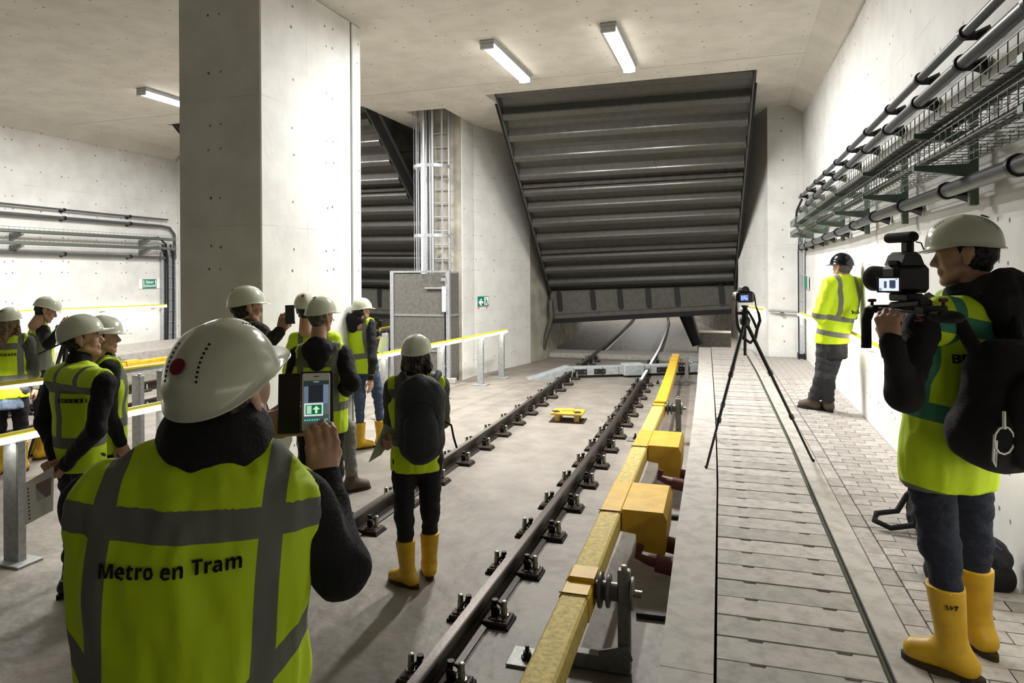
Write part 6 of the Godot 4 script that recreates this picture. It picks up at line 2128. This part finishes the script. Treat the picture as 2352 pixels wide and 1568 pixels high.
	part(rk, "cord", MB.new().tube([-rt * 0.12 - fw * 0.13 + up * 0.0, -rt * 0.13 - fw * 0.14 - up * 0.06], 0.006, 6).tube([-rt * 0.16 - fw * 0.13 - up * 0.08, -rt * 0.165 - fw * 0.13 - up * 0.17, -rt * 0.155 - fw * 0.13 - up * 0.19, -rt * 0.15 - fw * 0.13 - up * 0.1], 0.004, 6), M.sign_white)
	# --- bags by the wall
	var g1 := on_y(2190, 1225, 0.0)
	var b1 := thing("shoulder_bag", "black shoulder bag lying on the pavers, strap spread towards the slabs", "bag", g1)
	part(b1, "bag_body", field_mesh(body_field([[Vector3(-0.14, 0.12, 0.0), Vector3(0.17, 0.13, -0.03), 0.11, 0.12], [Vector3(-0.1, 0.2, -0.03), Vector3(0.16, 0.26, -0.05), 0.07, 0.09], [Vector3(-0.17, 0.09, 0.05), Vector3(0.18, 0.09, 0.02), 0.085, 0.085]], 0.013, {"k": 0.06, "fold": 0.02, "freq": 8.0, "planes": [[Vector3.DOWN, 0.0]], "seed": 71})), M.black_cloth)
	part(b1, "strap", MB.new().tube([Vector3(-0.15, 0.13, 0.06), Vector3(-0.24, 0.06, 0.10), Vector3(-0.36, 0.03, 0.10), Vector3(-0.44, 0.05, 0.05), Vector3(-0.42, 0.08, 0.0), Vector3(-0.30, 0.10, -0.02), Vector3(-0.24, 0.2, -0.04), Vector3(-0.2, 0.24, -0.03)], 0.018, 8), M.black_cloth)
	var g2 := on_y(2318, 1345, 0.0)
	var b2 := thing("travel_bag", "navy bag on the pavers behind the cameraman's boots", "bag", Vector3(minf(g2.x, 1.16), 0, g2.z))
	part(b2, "bag_body", field_mesh(body_field([[Vector3(-0.10, 0.10, 0.0), Vector3(0.08, 0.10, 0.0), 0.10, 0.10], [Vector3(-0.09, 0.18, 0.0), Vector3(0.07, 0.16, 0.0), 0.085, 0.085]], 0.012, {"k": 0.06, "fold": 0.016, "freq": 9.0, "planes": [[Vector3.DOWN, 0.0]], "seed": 73})), M.navy_dark)
	part(b2, "zip", MB.new().tube([Vector3(-0.15, 0.21, 0.05), Vector3(-0.06, 0.265, 0.06), Vector3(0.06, 0.25, 0.06), Vector3(0.14, 0.18, 0.05)], 0.007, 6), M.denim_blue)
	part(b2, "base_panel", field_mesh(body_field([[Vector3(-0.13, 0.05, 0.03), Vector3(0.11, 0.05, 0.03), 0.085, 0.085]], 0.012, {"planes": [[Vector3.DOWN, 0.0]]})), M.black_cloth)
	sheet("brochure", "folded brochure in a clear sleeve tucked into the cameraman's boot", [at(2250, 1235, 2.92), at(2278, 1285, 2.95), at(2258, 1345, 2.92), at(2244, 1345, 2.90)], M.plastic_clear)
	# --- still camera on a tripod
	var ap := at(1711, 735, 5.92)
	var tp := thing("tripod", "black tripod standing on the walkway slabs", "tripod", Vector3(ap.x, 0, ap.z))
	var org := Vector3(ap.x, 0, ap.z)
	var top := Vector3(0, ap.y, 0)
	for f in [on_y(1622, 1075, 0.0), on_y(1868, 1060, 0.0), on_y(1640, 1008, 0.0)]:
		var e: Vector3 = f - org
		var s := top + (e - top).normalized() * 0.05
		var leg := part(tp, "leg", MB.new().tube([s, s.lerp(e, 0.36)], 0.0165, 10), M.black_plastic)
		part(leg, "lower_tube", MB.new().tube([s.lerp(e, 0.34), s.lerp(e, 0.69)], 0.0135, 10), M.black_plastic)
		part(leg, "foot_tube", MB.new().tube([s.lerp(e, 0.67), e.lerp(s, 0.006)], 0.0105, 10), M.black_plastic)
		for u in [0.36, 0.68]:
			var c := s.lerp(e, u)
			part(leg, "twist_lock", MB.new().tube([c - (e - s).normalized() * 0.02, c + (e - s).normalized() * 0.02], 0.021, 10), M.black_plastic)
		part(leg, "rubber_foot", MB.new().ball(e + Vector3(0, 0.012, 0), Vector3(0.014, 0.012, 0.014), Basis.IDENTITY, 10, 6), M.black_matte)
	part(tp, "centre_column", MB.new().tube([top + Vector3(0, 0.12, 0), top - Vector3(0, 0.31, 0)], 0.014, 10), M.black_plastic)
	part(tp, "hub", MB.new().lathe([[0.0, -0.05], [0.04, -0.04], [0.048, 0.0], [0.035, 0.03], [0.0, 0.03]], Transform3D(Basis.IDENTITY, top), 14), M.black_plastic)
	part(tp, "ball_head", MB.new().lathe([[0.0, 0.03], [0.028, 0.03], [0.03, 0.09], [0.022, 0.105], [0.03, 0.115], [0.03, 0.13], [0.0, 0.13]], Transform3D(Basis.IDENTITY, top), 14), M.black_plastic)
	part(tp, "lock_knob", MB.new().lathe([[0.0, 0.0], [0.014, 0.0], [0.014, 0.035], [0.0, 0.035]], Transform3D(Basis(Vector3.BACK, PI / 2), top + Vector3(-0.028, 0.06, 0)), 10), M.black_plastic)
	var cy := ap.y + 0.205
	still_camera("still camera with blue lit display mounted on the walkway tripod", Vector3(ap.x, cy, ap.z), -38.0 + 18.0, true)
	# --- film camera of the man at the far handrail
	var fc := at(152, 757, 7.75)
	var t4 := thing("film_camera", "small dark film camera in front of the man at the far handrail", "camera", fc, 0.0)
	t4.basis = facing(-dirv(30.0))
	part(t4, "camera_body", MB.new().box(Vector3(0, 0, 0), Vector3(0.11, 0.12, 0.20), Basis.IDENTITY, 0.015), M.black_plastic)
	part(t4, "lens", MB.new().lathe([[0.0, 0.0], [0.042, 0.0], [0.045, 0.10], [0.0, 0.10]], Transform3D(Basis(Vector3.RIGHT, -PI / 2), Vector3(0, 0, -0.1)), 16), M.black_plastic)
	part(t4, "display", MB.new().box(Vector3(-0.09, 0.0, 0.03), Vector3(0.08, 0.055, 0.01), Basis(Vector3.UP, 0.5)), M.glass_dark)
	var t5 := thing("tripod", "black film tripod at the far handrail, under the small camera", "tripod", Vector3(fc.x, BED, fc.z))
	var ht := fc.y - BED - 0.07
	part(t5, "fluid_head", MB.new().box(Vector3(0, ht - 0.05, 0), Vector3(0.09, 0.13, 0.10), Basis.IDENTITY, 0.015), M.black_plastic)
	part(t5, "pan_bar", MB.new().tube([Vector3(0, ht - 0.06, 0), Vector3(-0.28, ht - 0.22, 0.16)], 0.01, 8), M.black_plastic)
	for a in [20.0, 140.0, 260.0]:
		part(t5, "leg", MB.new().tube([Vector3(0, ht - 0.12, 0) + dirv(a) * 0.04, Vector3(0, 0.01, 0) + dirv(a) * 0.52], [0.022, 0.012], 8), M.black_plastic)
	part(t5, "centre_column", MB.new().tube([Vector3(0, ht - 0.1, 0), Vector3(0, ht - 0.5, 0)], 0.02, 8), M.black_plastic)
	video_rig()

func still_camera(label: String, where: Vector3, heading: float, strap: bool) -> Node3D:
	var t := thing("camera", label, "camera", where)
	t.basis = facing(-dirv(heading))       # local -z is where the lens looks
	part(t, "camera_body", MB.new().box(Vector3(0, 0, 0), Vector3(0.142, 0.098, 0.06), Basis.IDENTITY, 0.014), M.black_plastic)
	part(t, "grip", MB.new().box(Vector3(0.068, -0.003, -0.018), Vector3(0.04, 0.092, 0.07), Basis.IDENTITY, 0.016), M.black_plastic)
	part(t, "prism_housing", MB.new().extrude(pv([[-0.042, 0.0], [0.042, 0.0], [0.028, 0.036], [0.012, 0.046], [-0.012, 0.046], [-0.028, 0.036]]), Transform3D(Basis.IDENTITY, Vector3(-0.005, 0.047, 0)), -0.045, 0.03), M.black_plastic)
	part(t, "mode_dial", MB.new().lathe([[0.0, 0.0], [0.014, 0.0], [0.014, 0.014], [0.0, 0.014]], Transform3D(Basis.IDENTITY, Vector3(-0.052, 0.049, 0)), 14), M.galvanised)
	part(t, "lens", MB.new().lathe([[0.0, 0.0], [0.036, 0.0], [0.036, 0.03], [0.041, 0.035], [0.041, 0.09], [0.044, 0.095], [0.046, 0.14], [0.040, 0.14], [0.036, 0.13], [0.0, 0.128]], Transform3D(Basis(Vector3.RIGHT, -PI / 2), Vector3(-0.008, -0.004, -0.028)), 24), M.black_plastic)
	part(t, "lens_ring", MB.new().lathe([[0.0425, 0.06], [0.0425, 0.075]], Transform3D(Basis(Vector3.RIGHT, -PI / 2), Vector3(-0.008, -0.004, -0.028)), 24), M.galvanised)
	var im := Image.create(24, 16, false, Image.FORMAT_RGB8)
	im.fill(Color(0.55, 0.66, 0.95))
	var r := RandomNumberGenerator.new()
	r.seed = 5
	for k in 22:
		im.fill_rect(Rect2i(r.randi_range(0, 21), r.randi_range(0, 13), r.randi_range(1, 5), r.randi_range(1, 3)), [Color(0.85, 0.9, 1.0), Color(0.2, 0.26, 0.5), Color(0.36, 0.45, 0.75)][k % 3])
	part(t, "display", panel(0.066, 0.046), screen_material("camera_display", im, 1.0), Transform3D(Basis.IDENTITY, Vector3(-0.014, -0.008, 0.0306)))
	if strap:
		var p := [Vector3(-0.072, 0.03, 0), Vector3(-0.08, -0.06, 0.01), Vector3(-0.085, -0.15, 0.02), Vector3(-0.075, -0.26, 0.03), Vector3(-0.03, -0.36, 0.04), Vector3(0.03, -0.40, 0.04), Vector3(0.08, -0.36, 0.03), Vector3(0.10, -0.28, 0.02), Vector3(0.13, -0.21, 0.01), Vector3(0.12, -0.15, 0.01), Vector3(0.10, -0.09, 0.0), Vector3(0.085, 0.02, 0)]
		part(t, "strap", MB.new().tube(p, [0.005, 0.006, 0.011, 0.014, 0.014, 0.014, 0.014, 0.014, 0.014, 0.012, 0.006, 0.005], 6), M.black_matte)
		part(t, "strap_loop", MB.new().tube([Vector3(-0.06, -0.14, 0.02), Vector3(0.02, -0.13, 0.03), Vector3(0.06, -0.20, 0.03), Vector3(0.09, -0.27, 0.03)], 0.012, 6), M.black_matte)
	return t

func video_rig() -> void:
	var c := at(2076, 640, 2.52)
	var t := thing("camera_rig", "video camera rig with microphone on rods, held by the cameraman", "camera", c)
	t.basis = facing(-dirv(-28.0))
	part(t, "camera_body", MB.new().box(Vector3(0.0, 0.0, 0.01), Vector3(0.15, 0.105, 0.085), Basis.IDENTITY, 0.016), M.black_plastic)
	part(t, "grip", MB.new().box(Vector3(0.075, -0.002, -0.02), Vector3(0.045, 0.10, 0.085), Basis.IDENTITY, 0.018), M.black_plastic)
	part(t, "prism_housing", MB.new().extrude(pv([[-0.05, 0.0], [0.05, 0.0], [0.034, 0.036], [0.014, 0.05], [-0.014, 0.05], [-0.034, 0.036]]), Transform3D(Basis.IDENTITY, Vector3(0, 0.05, 0.01)), -0.05, 0.035), M.black_plastic)
	part(t, "mode_dial", MB.new().lathe([[0.0, 0.0], [0.018, 0.0], [0.018, 0.016], [0.0, 0.016]], Transform3D(Basis.IDENTITY, Vector3(-0.055, 0.052, 0.01)), 16), M.conduit_grey)
	part(t, "lens", MB.new().lathe([[0.0, 0.0], [0.038, 0.0], [0.038, 0.025], [0.042, 0.03], [0.042, 0.07], [0.047, 0.075], [0.050, 0.115], [0.044, 0.115], [0.040, 0.10], [0.0, 0.098]], Transform3D(Basis(Vector3.RIGHT, -PI / 2), Vector3(-0.012, 0.0, -0.03)), 28), M.black_plastic)
	# flip-out display on the left side, turned back to the cameraman
	var fl := part(t, "flip_display", MB.new().box(Vector3(-0.105, -0.02, 0.05), Vector3(0.078, 0.058, 0.008), Basis(Vector3.UP, -0.5), 0.003), M.black_plastic)
	var im := Image.create(36, 26, false, Image.FORMAT_RGB8)
	im.fill(Color(0.88, 0.92, 0.97))
	im.fill_rect(Rect2i(19, 4, 11, 16), Color(0.22, 0.27, 0.34))
	im.fill_rect(Rect2i(22, 18, 6, 3), Color(0.3, 0.35, 0.42))
	im.fill_rect(Rect2i(9, 6, 5, 14), Color(0.28, 0.32, 0.4))
	im.fill_rect(Rect2i(0, 20, 5, 6), Color(0.55, 0.6, 0.66))
	im.fill_rect(Rect2i(30, 1, 3, 2), Color(0.85, 0.2, 0.2))
	part(fl, "screen", panel(0.064, 0.046), screen_material("rig_display", im, 1.0), Transform3D(Basis(Vector3.UP, -0.5), Vector3(-0.105, -0.02, 0.05) + Basis(Vector3.UP, -0.5) * Vector3(0, 0, 0.0045)))
	# microphone
	var mic := part(t, "microphone", field_mesh(body_field([[Vector3(0.0, 0.155, 0.045), Vector3(0.0, 0.155, -0.075), 0.020, 0.019]], 0.004, {"k": 0.01})), M.black_matte)
	part(mic, "shock_mount", MB.new().box(Vector3(0.0, 0.118, 0.02), Vector3(0.032, 0.055, 0.05), Basis.IDENTITY, 0.012), M.black_plastic)
	part(mic, "hot_shoe", MB.new().box(Vector3(0.0, 0.095, 0.01), Vector3(0.022, 0.02, 0.022), Basis.IDENTITY, 0.004), M.black_plastic)
	part(mic, "cable", MB.new().tube([Vector3(0.0, 0.135, 0.062), Vector3(0.0, 0.13, 0.085), Vector3(0.0, 0.105, 0.098)], 0.0025, 6), M.cable_black)
	# plate, rods, clamps, grip
	part(t, "base_plate", MB.new().box(Vector3(0.0, -0.068, 0.01), Vector3(0.07, 0.03, 0.10), Basis.IDENTITY, 0.006), M.black_plastic)
	part(t, "riser", MB.new().box(Vector3(0.0, -0.095, 0.03), Vector3(0.06, 0.03, 0.16), Basis(Vector3.RIGHT, -0.12), 0.008), M.black_plastic)
	for x in [-0.03, 0.03]:
		part(t, "rod", MB.new().tube([Vector3(x, -0.118, 0.20), Vector3(x, -0.118, -0.16)], 0.0085, 10), M.black_plastic)
	part(t, "front_clamp", MB.new().box(Vector3(-0.0, -0.118, -0.12), Vector3(0.10, 0.03, 0.04), Basis.IDENTITY, 0.006), M.black_plastic)
	part(t, "rear_clamp", MB.new().box(Vector3(0.0, -0.112, 0.13), Vector3(0.10, 0.036, 0.05), Basis.IDENTITY, 0.006), M.black_plastic)
	part(t, "hand_grip", MB.new().tube([Vector3(-0.05, -0.12, -0.12), Vector3(-0.065, -0.16, -0.12), Vector3(-0.07, -0.27, -0.115)], [0.02, 0.018, 0.019], 12), M.black_matte)
	for q in [Vector3(-0.04, -0.085, -0.12), Vector3(0.04, -0.075, 0.14), Vector3(0.01, -0.15, 0.06)]:
		var kb := part(t, "knob", MB.new().box(q, Vector3(0.035, 0.012, 0.014), Basis.IDENTITY, 0.004), M.knob_red)
		part(kb, "stem", MB.new().tube([q, q + Vector3(0, -0.02 if q.y > -0.1 else 0.02, 0)], 0.006, 8), M.knob_red)
	part(t, "shoulder_pad", field_mesh(body_field([[Vector3(0.0, -0.13, 0.17), Vector3(0.0, -0.13, 0.22), 0.04, 0.04, Vector3.UP, 1.8]], 0.008, {})), M.black_matte)
